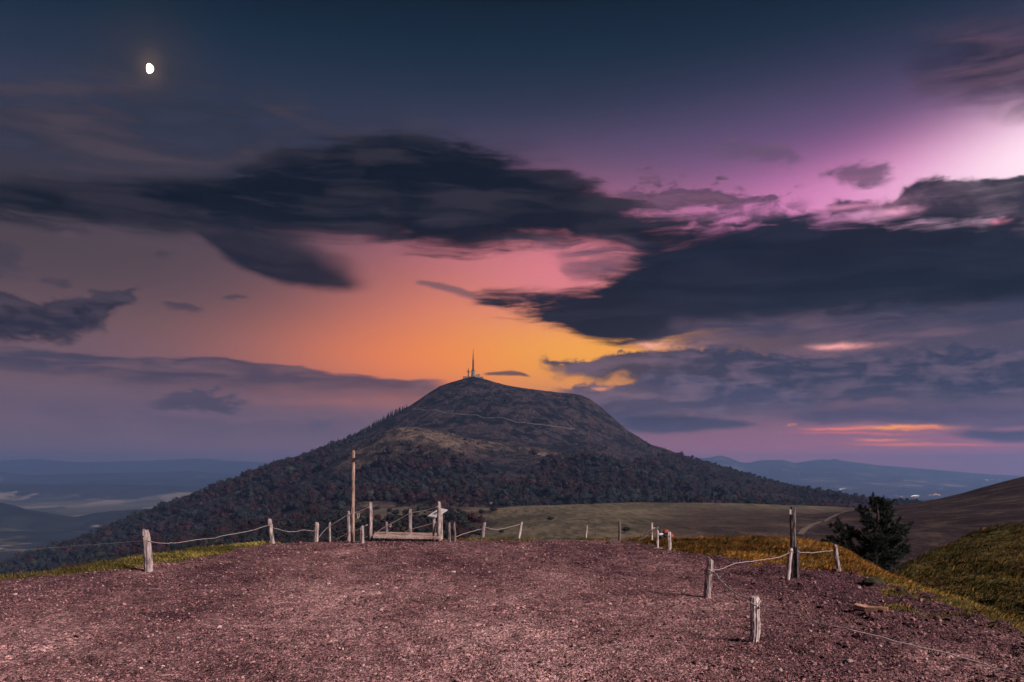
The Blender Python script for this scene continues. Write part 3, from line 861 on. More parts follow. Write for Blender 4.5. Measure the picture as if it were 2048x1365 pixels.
def far_h(u, Yd):
    x = u * Yd
    h = BASE + 30 * fbm(x * 0.0006, Yd * 0.0006, 4, 81)
    for pts, Y0, wf, wb in RIDGES:
        pu = [(p[0] - 1024) / F for p in pts]
        cz = np.interp(u, pu, [CZ + (HZ - p[1]) / F * Y0 for p in pts], left=CZ + (HZ - pts[0][1]) / F * Y0, right=BASE - 40)
        cz = np.where(u < pu[0], np.where(pu[0] > 0, BASE - 40, cz), cz)
        t = np.where(Yd < Y0, (Y0 - Yd) / wf, (Yd - Y0) / wb)
        p = np.where(t < 1, 0.5 + 0.5 * np.cos(np.pi * np.clip(t, 0, 1)), 0)
        p = np.where(wf > 9000, np.where(Yd < Y0, np.clip(1 - t, 0, 1) ** 1.25, p), p)
        rough = 1 + 0.10 * fbm(x * 0.0014, Yd * 0.0014, 4, 83) * (1 - p)
        h = np.maximum(h, BASE - 40 + (cz - BASE + 40) * p * rough)
    return h
fu = np.linspace(-0.86, 0.86, 400)
fy = np.unique(np.concatenate([np.geomspace(1900, 24600, 170), *[np.linspace(r[1] - r[2] * 0.12, r[1] + 60, 7) for r in RIDGES]]))
Ug, Yg = np.meshgrid(fu, fy)
Z = far_h(Ug, Yg)
field = 0.12 + 1.25 * np.exp(-((Yg - 7900) / 1900.0) ** 2) + 0.40 * np.exp(-((Yg - 4300) / 350.0) ** 2) * 0.8
field = field * sstep(90, 30, Z - BASE) * (Ug < 0.1) + 0.25 * (Ug > 0.1)
Z = Z + 9 * fbm(Ug * Yg * 0.006, Yg * 0.006, 3, 86) * (field < 0.4) * (Yg < 12000)
far = mesh_np('far_country', np.stack([Ug * Yg, Yg, Z], -1).reshape(-1, 3), grid_faces(len(fu), len(fy)), M['far'], attrs=dict(field=field.ravel()))
tag(far, 'hazy wooded plain with pale fields and far ranges', kind='structure')

def land(px, py, fns, y0=120, y1=2600, step=2.0):
    """where the sight line of a photo point meets the terrain"""
    ys = np.arange(y0, y1, step)
    xs = (px - 1024) / F * ys; zs = CZ + (HZ - py) / F * ys
    h = np.max([f(xs, ys) for f in fns], axis=0)
    i = np.argmax(zs < h)
    if not (zs < h).any():
        return None
    return float(xs[i]), float(ys[i]), float(h[i])
def mid_h(x, y):
    x = np.asarray(x, float); y = np.asarray(y, float)
    inm = (x > -360) & (x < 640) & (y > 95) & (y < 1080)
    a = mt_h(x, y)
    return np.where(y < 565, md_h(x, y), np.where(inm, np.maximum(a, md_h(x, y)), a))

def ribbon(name, pxs, width, mat, fn, lift, label):
    pts = [land(a, b, [fn]) for a, b in pxs]
    pts = np.array([p for p in pts if p])
    t = np.linspace(0, len(pts) - 1, len(pts) * 8)
    xs = np.interp(t, range(len(pts)), pts[:, 0]); ys = np.interp(t, range(len(pts)), pts[:, 1])
    dx, dy = np.gradient(xs), np.gradient(ys); L = np.hypot(dx, dy) + 1e-9
    V = []
    for s in (-1, -0.33, 0.33, 1):
        ex, ey = xs - s * width / 2 * dy / L, ys + s * width / 2 * dx / L
        V.append(np.stack([ex, ey, fn(ex, ey) + lift], 1))
    n = len(xs); V = np.concatenate(V)
    o = mesh_np(name, V, grid_faces(n, 4), mat)
    return tag(o, label, kind='structure')
ribbon('mountain_track', [(824, 818), (850, 822), (880, 825), (905, 828), (940, 832), (980, 837), (1020, 842), (1060, 848), (1100, 853), (1150, 860)], 4.5, M['track'], mt_h, 1.2, 'pale track cut across the mountain flank')
ribbon('footpath', [(1697, 1023), (1675, 1030), (1655, 1040), (1638, 1047), (1622, 1053), (1610, 1061), (1600, 1072)], 1.9, M['path'], md_h, 0.3, 'worn footpath winding over the heath')

# ================================================================== vegetation
def ico(sub=1):
    t = (1 + 5 ** 0.5) / 2
    V = np.array([(-1, t, 0), (1, t, 0), (-1, -t, 0), (1, -t, 0), (0, -1, t), (0, 1, t), (0, -1, -t), (0, 1, -t), (t, 0, -1), (t, 0, 1), (-t, 0, -1), (-t, 0, 1)], float)
    V /= np.linalg.norm(V[0])
    Fc = [(0, 11, 5), (0, 5, 1), (0, 1, 7), (0, 7, 10), (0, 10, 11), (1, 5, 9), (5, 11, 4), (11, 10, 2), (10, 7, 6), (7, 1, 8), (3, 9, 4), (3, 4, 2), (3, 2, 6), (3, 6, 8), (3, 8, 9), (4, 9, 5), (2, 4, 11), (6, 2, 10), (8, 6, 7), (9, 8, 1)]
    for _ in range(sub):
        V = list(map(tuple, V)); mid = {}; nf = []
        def mp_(a, b):
            k = (min(a, b), max(a, b))
            if k not in mid:
                p = (np.array(V[a]) + np.array(V[b])) / 2; p /= np.linalg.norm(p)
                mid[k] = len(V); V.append(tuple(p))
            return mid[k]
        for a, b, c in Fc:
            x, y, z = mp_(a, b), mp_(b, c), mp_(c, a)
            nf += [(a, x, z), (b, y, x), (c, z, y), (x, y, z)]
        Fc = nf; V = np.array(V)
    return np.array(V), np.array(Fc)

def scatter(protos, which, pos, scale, rotz, colr, tilt=None):
    """many copies of small shapes as arrays: V, F, colour"""
    Vs, Fs, Cs = [], [], []; off = 0
    for k, (pv, pf, pc) in enumerate(protos):
        idx = np.where(which == k)[0]
        if not len(idx):
            continue
        n, m = len(idx), len(pv)
        v = pv[None] * scale[idx][:, None, :]
        c, s = np.cos(rotz[idx])[:, None], np.sin(rotz[idx])[:, None]
        if tilt is not None:
            ct, st = np.cos(tilt[idx])[:, None], np.sin(tilt[idx])[:, None]
            y_, z_ = v[..., 1] * ct - v[..., 2] * st, v[..., 1] * st + v[..., 2] * ct
            v = np.stack([v[..., 0], y_, z_], -1)
        x_, y_ = v[..., 0] * c - v[..., 1] * s, v[..., 0] * s + v[..., 1] * c
        v = np.stack([x_, y_, v[..., 2]], -1) + pos[idx][:, None, :]
        Vs.append(v.reshape(-1, 3)); Fs.append((pf[None] + (np.arange(n) * m)[:, None, None] + off).reshape(-1, 3))
        Cs.append((colr[idx][:, None, :] * pc[None, :, None]).reshape(-1, 3))
        off += n * m
    return np.concatenate(Vs), np.concatenate(Fs), np.concatenate(Cs)

def crown_proto(seed, leaves=32, conifer=False):
    """unit crown (radius ~1, standing on z=0): rough core plus leaf clumps; third array is the leaf tone"""
    r = np.random.default_rng(seed)
    if conifer:
        V, Fc, T = [], [], []
        for i in range(7):
            z0 = 0.15 + i * 0.33; rad = 0.62 * (1 - i / 7.2) + 0.03
            k = 6; b = len(V)
            V.append((0, 0, z0 + 0.62)); T.append(1.0)
            for j in range(k):
                a = 2 * math.pi * (j + 0.5 * (i % 2)) / k + r.uniform(-.2, .2); q = rad * r.uniform(0.65, 1.2)
                V.append((q * math.cos(a), q * math.sin(a), z0 + r.uniform(-.1, .1))); T.append(r.uniform(0.6, 1.2))
            for j in range(k):
                Fc.append((b, b + 1 + j, b + 1 + (j + 1) % k))
        return np.array(V), np.array(Fc), np.array(T)
    V0, F0 = ico(0)
    V0 = V0 * (0.72 + 0.2 * r.random((len(V0), 1))) * np.array((1, 1, 0.85)) + np.array((0, 0, 0.85))
    F0 = [q for q in F0 if max(V0[i][2] for i in q) > 0.5]
    V, Fc, T = list(map(tuple, V0)), list(map(tuple, F0)), [0.75] * len(V0)
    for i in range(leaves):
        d = r.normal(size=3); d /= np.linalg.norm(d)
        d[2] = abs(d[2]) * 1.1 - 0.35
        d /= np.linalg.norm(d)
        c = d * r.uniform(0.72, 1.08) * np.array((1, 1, 0.85)) + np.array((0, 0, 0.85))
        s = r.uniform(0.16, 0.34)
        b = len(V)
        for q in range(3):
            V.append(tuple(c + r.normal(size=3) * s * 0.62)); T.append(r.uniform(0.75, 1.3))
        Fc.append((b, b + 1, b + 2))
    return np.array(V), np.array(Fc), np.array(T)

dec = [crown_proto(i) for i in range(5)]
con = [crown_proto(20 + i, conifer=True) for i in range(3)]
PAL = np.array([(0.030, 0.014, 0.018), (0.040, 0.017, 0.020), (0.025, 0.017, 0.021), (0.016, 0.022, 0.023), (0.022, 0.031, 0.030), (0.014, 0.017, 0.020), (0.050, 0.036, 0.026), (0.042, 0.048, 0.042)])
PW = np.array([0.20, 0.13, 0.17, 0.17, 0.12, 0.13, 0.04, 0.04])

# forest on the mountain's foot: one mass nobody could count
sp = 9.8
X, Y = np.meshgrid(np.arange(-1500, 1250, sp), np.arange(700, 2560, sp))
X = (X + rng.uniform(-.48, .48, X.shape) * sp).ravel(); Y = (Y + rng.uniform(-.48, .48, Y.shape) * sp).ravel()
Zt = mt_h(X, Y)
keep = rng.random(X.shape) < wood_mask(X, Y, Zt) * (0.72 + 0.6 * fbm(X * 0.011, Y * 0.011, 3, 90))
u = X / Y
keep &= (np.abs(u) < 0.63) & (Y < 2480)
inm = (X > -360) & (X < 640) & (Y < 1080)
keep &= ~(inm & (md_h(X, Y) > Zt - 4))
keep &= (CZ + (HZ - 1165) / F * Y < Zt + 10)
# conifers up the left edge and a thin sprinkle higher on the dome
th = np.degrees(np.arctan2(Y - MY, X - MX)); rr = np.hypot(X - MX, Y - MY)
left_edge = (np.abs(th) > 148) & (Zt > 40) & (Zt < 172) & (rng.random(X.shape) < 0.62 * sstep(185, 120, Zt))
sprinkle = (Zt > 10) & (Zt < 190) & (rng.random(X.shape) < 0.05 * sstep(200, 60, Zt) * (1 + 1.5 * fbm(X * 0.02, Y * 0.02, 3, 93))) & (np.abs(u) < 0.6) & (Y < 2420) & (rr > 120)
sprinkle |= (th > -40) & (th < 15) & (Zt > -60) & (Zt < 90) & (Y < 2440) & (rng.random(X.shape) < 0.25) & (np.abs(u) < 0.6)
kind_con = (left_edge | sprinkle) & ~keep
sel = keep | kind_con
# leave out the trees that the land hides from the ridge
seen = np.ones(X.shape, bool)
idx = np.where(sel)[0]
for t in np.linspace(0.30, 0.985, 36):
    hx, hy = X[idx] * t, Y[idx] * t
    seen[idx] &= (CZ + (Zt[idx] + 22 - CZ) * t) > mid_h(hx, hy)
sel &= seen
X, Y, Zt, isc = X[sel], Y[sel], Zt[sel], kind_con[sel]
n = len(X)
isc = isc | (rng.random(n) < 0.05)
small = (sprinkle[sel] & ~keep[sel])
which = np.where(isc, 5 + rng.integers(0, 3, n), rng.integers(0, 5, n))
sc = np.where(isc, rng.uniform(4.2, 6.5, n), np.clip(5.2 * np.exp(rng.normal(0, 0.36, n)), 2.2, 11.5)) * np.where(small, 0.55, 1.0) * (1 - 0.5 * sstep(250, 520, X))
colr = PAL[rng.choice(8, n, p=[.03, .02, .14, .34, .22, .21, .01, .03])]
redness = sstep(-0.12, 0.14, fbm(X * 0.011, Y * 0.011, 4, 95) + rng.normal(0, 0.05, n))[:, None]
colr = colr * (1 - redness) + PAL[rng.choice(8, n, p=[.40, .26, .20, .04, .02, .05, .02, .01])] * redness
colr = np.where(isc[:, None], np.array((0.014, 0.019, 0.018)), colr) * 0.92 * np.exp(rng.normal(0, 0.20, (n, 1)))
# shrubs thickly over the near pasture left of the meadow
mxs = rng.uniform(-360, 20, 9000); mys = rng.uniform(260, 1075, 9000)
ppx = 1024 + mxs / mys * F; mzs = md_h(mxs, mys); ppy = HZ - (mzs - CZ) / mys * F
nn = fbm(mxs * 0.015, mys * 0.008, 4, 140)
dens = sstep(1030, 1046, ppy + 26 * nn) * sstep(965, 915, ppx + 40 * nn) + sstep(720, 640, ppx + 60 * nn) * sstep(1004, 1016, ppy)
km = (rng.random(9000) < dens * 0.75) & (mt_h(mxs, mys) < mzs + 3)
mk = int(km.sum())
X = np.concatenate([X, mxs[km]]); Y = np.concatenate([Y, mys[km]]); Zt = np.concatenate([Zt, mzs[km] + 0.6])
which = np.concatenate([which, rng.integers(0, 5, mk)]); sc = np.concatenate([sc, np.clip(2.5 * np.exp(rng.normal(0, 0.38, mk)), 1.0, 5.5) * (0.45 + 0.55 * mys[km] / 900)])
colr = np.concatenate([colr, PAL[rng.choice(8, mk, p=[.10, .06, .16, .24, .16, .24, .02, .02])] * 0.85])
n = len(X)
V, Fc, Cc = scatter(dec + con, which, np.stack([X, Y, Zt - 1.0], 1), np.stack([sc, sc, sc * rng.uniform(0.85, 1.2, n)], 1), rng.uniform(0, 6.28, n), colr)
forest = mesh_np('forest', V, Fc, M['leaf'], smooth_=False, attrs=dict(col=Cc))
tag(forest, 'autumn forest of dark red and green crowns on the mountain foot', 'forest', kind='stuff')

# single bushes and conifers that stand apart
def tree_meshes(protos, nm, colr, hgt):
    out = []
    for i, (v, f, t) in enumerate(protos):
        c = np.array(colr)[None] * t[:, None]
        cm = mesh_np('crown', v, f, M['leaf'], smooth_=False, attrs=dict(col=c), link=False)
        b = MB(); b.tube([(0, 0, -0.25), (0.02, 0, 0.3), (0, 0.02, hgt)], [0.11, 0.08, 0.03], 6)
        for k in range(4):
            a = k * 1.7 + i; b.tube([(0, 0, 0.35), (0.35 * math.cos(a), 0.35 * math.sin(a), 0.8)], [0.05, 0.02], 4)
        out.append((cm, b.build('trunk', M['bark'], link=False)))
    return out
bush_red = tree_meshes([crown_proto(40 + i, 150) for i in range(3)], 'bush', (0.036, 0.017, 0.018), 1.0)
bush_grn = tree_meshes([crown_proto(50 + i, 150) for i in range(3)], 'bush', (0.018, 0.021, 0.018), 1.0)
conif = tree_meshes([crown_proto(60 + i, conifer=True) for i in range(3)], 'tree', (0.013, 0.017, 0.017), 2.0)
def plant(name, meshes, i, loc, s, sz, label, cat, group):
    e = empty(name, loc); e.scale = (s, s, sz); e.rotation_euler = (0, 0, i * 1.37)
    cm, tm = meshes[i % len(meshes)]
    for nm, me in (('trunk', tm), ('crown', cm)):
        o = bpy.data.objects.new(nm, me); o.parent = e; col.objects.link(o)
    return tag(e, label, cat, group)

for i, (px, py, w) in enumerate([(772, 890, 7), (821, 893, 7), (753, 900, 6), (767, 907, 6), (811, 911, 8), (874, 893, 4), (985, 906, 5), (1002, 906, 5), (1035, 905, 5), (1020, 894, 4), (974, 887, 5), (1214, 898, 5), (1141, 887, 5), (1038, 853, 5), (874, 852, 5)]):
    p = land(px, py, [mt_h], 1200)
    if p:
        s = w * 0.75 * p[1] / F
        lone = i == 4
        plant('conifer', conif, i, p, s * 1.1, s * 1.0, 'small dark conifer standing alone on the bare mountain slopes', 'tree', 'lone conifers on the slopes')
for i, (px, py, w, red) in enumerate([(791, 1032, 15, 0), (812, 1031, 14, 0), (831, 1033, 14, 0), (849, 1040, 13, 0), (820, 1012, 10, 1), (803, 1015, 6, 0), (795, 1015, 6, 0), (921, 1041, 14, 0), (936, 1037, 12, 0),
                                      (949, 1041, 12, 0), (928, 1061, 20, 0), (985, 1024, 10, 0), (990, 1023, 8, 0), (963, 1029, 12, 0), (905, 1046, 14, 0), (755, 1042, 14, 1), (905, 1012, 13, 1), (886, 1003, 16, 1), (870, 1008, 15, 1),
                                      (638, 1034, 20, 1), (677, 1036, 16, 1), (664, 1030, 14, 0), (700, 1044, 18, 1), (730, 1052, 16, 0), (780, 1056, 18, 0), (835, 1058, 18, 0), (865, 1062, 16, 1), (600, 1048, 18, 1)]):
    p = land(px, py, [mid_h])
    if p:
        s = w * 0.52 * p[1] / F
        plant('bush', bush_red if red else bush_grn, i, p, s, s * 0.95,
              'reddish autumn bush in the pasture below the forest edge' if red else 'dark green bush in the pasture below the forest edge', 'bush', 'red pasture bushes' if red else 'green pasture bushes')
for px, py, w, lb in ((1101, 1042, 12, 'lone dark bush in the middle of the tan meadow'), (1251, 1066, 15, 'dark bush just behind the thin dark fence post'), (1002, 1067, 9, 'low dark bush between two leaning fence posts')):
    p = land(px, py, [md_h]); s = w * 0.55 * p[1] / F
    plant('bush', bush_grn, int(px), p, s, s * 0.8, lb, 'bush', None)

# hut at the forest edge
p = land(985, 1011, [mid_h]); hs = p[1] / F
hut = tag(empty('hut', p), 'small grey hut at the forest edge behind the meadow', 'hut')
MB().box((0, 0, 2.0 * hs), (9.5 * hs, 5 * hs, 5 * hs)).build('wall', M['pale_wall'], hut)
b = MB(); b.add([(-5.2 * hs, -3 * hs, 4.3 * hs), (5.2 * hs, -3 * hs, 4.3 * hs), (5.2 * hs, 3 * hs, 4.3 * hs), (-5.2 * hs, 3 * hs, 4.3 * hs), (-5.2 * hs, 0, 5.8 * hs), (5.2 * hs, 0, 5.8 * hs)],
      [(0, 1, 5, 4), (2, 3, 4, 5), (0, 4, 3), (1, 2, 5), (0, 3, 2, 1)]); b.build('roof', M['concrete'], hut)
MB().box((1.5 * hs, -2.53 * hs, 1.2 * hs), (1.5 * hs, 0.1 * hs, 2.6 * hs)).build('door', M['steel'], hut)

# ---- grass
def blades(name, X, Y, L, W, lean_az, palette, weights, fn, bright=1.0, lean=0.8):
    n = len(X); Zg = fn(X, Y) - 0.005
    a = rng.uniform(0, 6.283, n); la = lean_az + rng.normal(0, 0.55, n)
    k = lean * rng.uniform(0.5, 1.2, n)
    wx, wy = np.cos(a) * W / 2, np.sin(a) * W / 2
    dx, dy = np.cos(la) * L * k, np.sin(la) * L * k
    hz = L * np.sqrt(np.clip(1 - (0.75 * k) ** 2, 0.08, 1))
    z0 = np.zeros(n)
    pts = [np.stack([X - wx, Y - wy, Zg], 1), np.stack([X + wx, Y + wy, Zg], 1),
           np.stack([X + wx * .8 + dx * .4, Y + wy * .8 + dy * .4, Zg + hz * .62], 1), np.stack([X - wx * .8 + dx * .4, Y - wy * .8 + dy * .4, Zg + hz * .62], 1),
           np.stack([X + dx, Y + dy, Zg + hz * .95], 1)]
    V = np.stack(pts, 1).reshape(-1, 3)
    o = np.arange(n)[:, None] * 5
    Fc = np.concatenate([o + np.array([[0, 1, 2]]), o + np.array([[0, 2, 3]]), o + np.array([[3, 2, 4]])])
    pal = np.array(palette)
    c = pal[rng.choice(len(pal), n, p=weights)]
    patch = (fbm(X * 0.8, Y * 0.8, 3, 99) * 0.5 + 0.5)[:, None]
    p2 = sstep(-0.45, 0.35, fbm(X * 0.33, Y * 0.5, 4, 98, 0.6))[:, None]
    c = c * (0.25 + 0.9 * patch) * (0.35 + 0.85 * p2) * rng.uniform(0.7, 1.25, (n, 1)) * bright
    return V, Fc, np.repeat(c, 5, 0)
OL = [(0.29, 0.235, 0.055), (0.155, 0.155, 0.036), (0.42, 0.275, 0.08), (0.05, 0.055, 0.016)]
OR = [(0.72, 0.29, 0.05), (0.48, 0.215, 0.045), (0.85, 0.46, 0.15), (0.08, 0.065, 0.015)]
def grass_obj(specs, label):
    Vs, Fs, Cs = [], [], []; off = 0
    for V, Fc, c in specs:
        Vs.append(V); Fs.append(Fc + off); Cs.append(c); off += len(V)
    o = mesh_np('grass', np.concatenate(Vs), np.concatenate(Fs), M['blade'], smooth_=False, attrs=dict(col=np.concatenate(Cs)))
    return tag(o, label, 'grass', kind='stuff')
def cand(n, x0, x1, y0, y1, extra=None, thr=0.45):
    x = rng.uniform(x0, x1, n); y = rng.uniform(y0, y1, n)
    t = fg_turf(x, y); k = (rng.random(n) < t * (0.18 + 0.82 * sstep(-0.3, 0.2, fbm(x * 1.3 + y * 0.4, y * 1.3 - x * 0.4, 4, 121, 0.6)))) & (t > thr)
    if extra is not None:
        k &= extra(x, y)
    # only ground that can be seen from the ridge
    return x[k], y[k]
rim_d = lambda lo, hi: (lambda x, y: (lambda d: (d > lo) & (d < hi))(sdist(x, y, RIM)))
sets = []
x, y = cand(90000, -12.5, -5.2, 11, 23, rim_d(-9, 1.4)); sets.append(blades('g', x, y, rng.uniform(0.03, 0.085, len(x)), rng.uniform(0.008, 0.018, len(x)), 2.9, OL, [.45, .25, .22, .08], fg_h))
grass_obj(sets, 'short olive turf along the left lip of the ridge')
sets = []
x, y = cand(150000, 2.2, 9.5, 15.5, 25.5, rim_d(-9, 2.2)); sets.append(blades('g', x, y, rng.uniform(0.03, 0.12, len(x)), rng.uniform(0.008, 0.020, len(x)), -0.35, OR + OL[:1], [.32, .22, .12, .16, .18], fg_h, lean=0.9, bright=0.85))
x, y = cand(60000, 3.2, 9.0, 8.0, 15.5, rim_d(-9, 2.0)); sets.append(blades('g', x, y, rng.uniform(0.03, 0.09, len(x)), rng.uniform(0.006, 0.014, len(x)), -0.3, OL + OR[:2], [.32, .18, .18, .08, .12, .12], fg_h, lean=0.9))
x, y = cand(26000, -2.2, 2.8, 22.2, 24.2); sets.append(blades('g', x, y, rng.uniform(0.04, 0.10, len(x)), rng.uniform(0.008, 0.016, len(x)), 0.3, OL, [.45, .35, .1, .1], fg_h))
grass_obj(sets, 'wind-combed orange and olive grass on the right bank of the ridge')
sets = []
n = 125000
y = 12 + 60 * rng.random(n) ** 1.2; x = y * rng.uniform(0.33, 0.72, n)
d = sdist(x, y, RIM); u = x / y
k = (d > 0.8) & (x > 7.3) & (x < 64)
x, y = x[k], y[k]
big = sstep(-0.3, 0.3, fbm(x * 0.35, y * 0.35, 4, 101))
sets.append(blades('g', x, y, rng.uniform(0.10, 0.24, len(x)) * (0.7 + 0.9 * big), rng.uniform(0.03, 0.065, len(x)), -0.7, OL + OR[:2], [.30, .28, .08, .22, .04, .08], sh_h, lean=0.9, bright=0.6))
grass_obj(sets, 'rough tussock grass over the hollow and shoulder behind the pine')

# ---- pine tree behind the right lip
PT = P(1742, 1150, 34.0)
PT[2] = float(sh_h(PT[0], PT[1])) - 0.05
pine = tag(empty('pine_tree', PT), 'dark bushy pine tree behind the right lip of the ridge', 'tree')
UPX = 34.0 / F   # metres per photo pixel at the pine
def pp(px, py, dy=0.0):
    q = P(px, py, 34.0 + dy)
    return q - PT
tk = MB()
base = np.zeros(3)
stem = [base, pp(1744, 1115), pp(1748, 1085), pp(1752, 1060), pp(1756, 1035), pp(1754, 1010), pp(1756, 997)]
tk.tube(stem, [0.16, 0.13, 0.11, 0.085, 0.06, 0.035, 0.012], 8)
stem2 = [base + (0, 0.1, 0.1), pp(1722, 1118, .1), pp(1706, 1090, .1), pp(1690, 1062, .2), pp(1678, 1048, .2)]
tk.tube(stem2, [0.11, 0.09, 0.07, 0.04, 0.015], 7)
LIMBS = [  # from stem point to limb tip (photo px) and depth offset of the tip
    ((1752, 1060), (1722, 1022), 0.3), ((1752, 1060), (1730, 1038), -0.5), ((1755, 1040), (1772, 1008), 0.2), ((1755, 1030), (1746, 1002), -0.2), ((1755, 1030), (1764, 1000), 0.3), ((1756, 1010), (1745, 998), 0), ((1756, 1010), (1766, 1004), 0),
    ((1752, 1058), (1782, 1030), 0.4), ((1750, 1072), (1798, 1052), -0.3), ((1750, 1075), (1812, 1064), 0.5), ((1748, 1085), (1815, 1095), 0.4), ((1748, 1090), (1800, 1080), -0.6), ((1746, 1100), (1806, 1108), 0), ((1745, 1110), (1790, 1120), -0.5),
    ((1748, 1085), (1712, 1072), 0.4), ((1748, 1080), (1728, 1062), -0.4), ((1746, 1100), (1700, 1100), 0.6), ((1745, 1110), (1705, 1125), -0.3), ((1744, 1115), (1780, 1138), 0.3), ((1742, 1125), (1720, 1140), 0.2), ((1743, 1120), (1760, 1148), -0.4),
    ((1706, 1090), (1672, 1050), 0.3), ((1700, 1080), (1682, 1060), -0.4), ((1712, 1100), (1660, 1078), 0.4), ((1714, 1105), (1652, 1084), -0.2), ((1716, 1110), (1668, 1100), 0.3), ((1718, 1115), (1678, 1120), -0.3), ((1720, 1118), (1690, 1132), 0.4), ((1700, 1080), (1704, 1058), 0.5), ((1722, 1118), (1735, 1090), -0.6),
    ((1755, 1045), (1735, 1052), 0.5), ((1754, 1050), (1774, 1045), -0.5), ((1752, 1062), (1760, 1050), 0.8), ((1750, 1075), (1765, 1075), -0.9), ((1748, 1088), (1730, 1095), 0.9), ((1748, 1095), (1770, 1100), -0.9), ((1744, 1118), (1740, 1128), -1.0), ((1748, 1085), (1780, 1090), 1.0),
]
needV, needF, needC = [], [], []
nr = np.random.default_rng(5)
def needle_tuft(c, d, s, cnt=26):
    d = d / (np.linalg.norm(d) + 1e-9)
    for q in range(cnt):
        v = d * 0.5 + nr.normal(size=3) * 0.62
        v /= np.linalg.norm(v)
        ln = s * nr.uniform(0.6, 1.2)
        st = c - d * s * nr.uniform(0, 1.0)
        w = np.cross(v, nr.normal(size=3)); w = w / np.linalg.norm(w) * 0.016
        b = len(needV)
        needV.extend([st - w, st + w, st + v * ln]); needF.append((b, b + 1, b + 2))
        t = nr.uniform(0.6, 1.4); cc = np.array((0.017, 0.023, 0.019)) * t
        needC.extend([cc, cc, cc * 1.3])
limbs = MB()
for (a, b, dy) in LIMBS:
    A, B = pp(*a), pp(b[0], b[1], dy)
    L = np.linalg.norm(B - A); dirn = (B - A) / L
    midp = (A + B) / 2 + np.array((0, 0, -0.05 * L)) + nr.normal(size=3) * 0.03
    limbs.tube([A, midp, B], [0.035, 0.022, 0.008], 5)
    nt = max(5, int(L / 0.09))
    for q in range(nt):
        t = 0.30 + 0.70 * q / (nt - 1)
        c = (A * (1 - t) ** 2 + 2 * midp * t * (1 - t) + B * t * t)
        for w_ in range(3):
            side = nr.normal(size=3); side -= dirn * side.dot(dirn); side /= np.linalg.norm(side)
            sl = nr.uniform(0.05, 0.26) * (0.5 + 0.7 * min(1, L))
            if w_ == 0: sl *= 0.3
            tip = c + side * sl + dirn * sl * 0.7 + np.array((0, 0, 0.25 * sl))
            needle_tuft(tip, dirn + side * 0.6 + np.array((0, 0, 0.35)), 0.155, 30)
tr = tk.build('trunk', M['bark'], pine, True)
limbs.build('branches', M['bark'], tr, True)
mesh_np('crown', np.array(needV), np.array(needF), M['needle'], pine, False, attrs=dict(col=np.array(needC)))

# ---- pebbles of the gravel (stuff) and single stones
def pebble_proto(seed):
    r = np.random.default_rng(seed); v, f = ico(0)
    v = v * r.uniform(0.7, 1.25, (len(v), 1)) * np.array((1.0, r.uniform(0.65, 0.95), r.uniform(0.45, 0.8)))
    f = f[(v[f][:, :, 2].max(1) > 0.05)]
    return v, f, np.ones(len(v))
pro = [pebble_proto(i) for i in range(8)]
Ys = 7.2 + 15.6 * rng.random(104000) ** 1.45
Xs = rng.uniform(-0.64, 0.64, len(Ys)) * Ys
dg = sdist(Xs, Ys, GRAVEL)
k = (fg_turf(Xs, Ys) < 0.4) & (sdist(Xs, Ys, RIM) < 0.3) & (rng.random(len(Ys)) < 0.62 + 0.5 * fbm(Xs * 0.9, Ys * 0.9, 3, 111))
Xs, Ys = Xs[k], Ys[k]; n = len(Xs)
rad = np.clip(rng.lognormal(math.log(0.0072), 0.52, n), 0.0035, 0.035) * (0.75 + 0.035 * Ys) * (1 + 0.40 * sstep(2, 5, Xs))
Zs = fg_h(Xs, Ys) + rad * 0.15
pc = np.array([(0.33, 0.168, 0.166), (0.19, 0.087, 0.094), (0.42, 0.24, 0.225), (0.085, 0.041, 0.046), (0.48, 0.33, 0.31)])[rng.choice(5, n, p=[.32, .32, .16, .17, .03])] * rng.uniform(0.75, 1.25, (n, 1)) * (1.0 - 0.38 * sstep(1.8, 4.5, Xs) - 0.15 * sstep(12, 20, Ys))[:, None]
V, Fc, Cc = scatter(pro, rng.integers(0, 8, n), np.stack([Xs, Ys, Zs], 1), np.stack([rad, rad, rad], 1), rng.uniform(0, 6.28, n), pc, tilt=rng.normal(0, 0.5, n))
tag(mesh_np('gravel', V, Fc, M['pebble'], smooth_=False, attrs=dict(col=Cc)), 'loose reddish scoria gravel strewn over the ridge top', 'gravel', kind='stuff')

def stone_mesh(seed, mat):
    r = np.random.default_rng(seed); v, f = ico(1)
    v = v * (1 + 0.22 * fbm(v[:, 0] * 1.5 + seed, v[:, 1] * 1.5 + v[:, 2] * 1.1, 3, seed))[:, None] * np.array((1.0, r.uniform(0.7, 0.95), r.uniform(0.5, 0.75)))
    return mesh_np('stone', v, f, mat, smooth_=False, link=False)
SM = [stone_mesh(200 + i, (M['stone'], M['pale_stone'], M['dark_stone'])[i % 3]) for i in range(9)]
def stone(i, px, py, w, label, group=None):
    g = G(px, py); r = w * 0.5 * g[1] / F
    o = bpy.data.objects.new('stone', SM[i]); o.location = (g[0], g[1], float(fg_h(g[0], g[1])) + r * 0.25); o.scale = (r, r, r); o.rotation_euler = (0, 0, px)
    col.objects.link(o)
    return tag(o, label, 'stone', group)
stone(2, 1800, 1178, 13, 'rounded dark stone near the grassy right lip of the gravel')
stone(1, 1698, 1319, 16, 'pale flat stone in the gravel below the long wire')
stone(5, 1724, 1250, 13, 'dark round stone beside the long wire')
stone(4, 1852, 1315, 9, 'pale stone half buried by the long wire')
stone(8, 1217, 1086, 12, 'dark stone near the far crest before the thin dark post')
stone(5, 1056, 1092, 7, 'small black stone near the far crest')
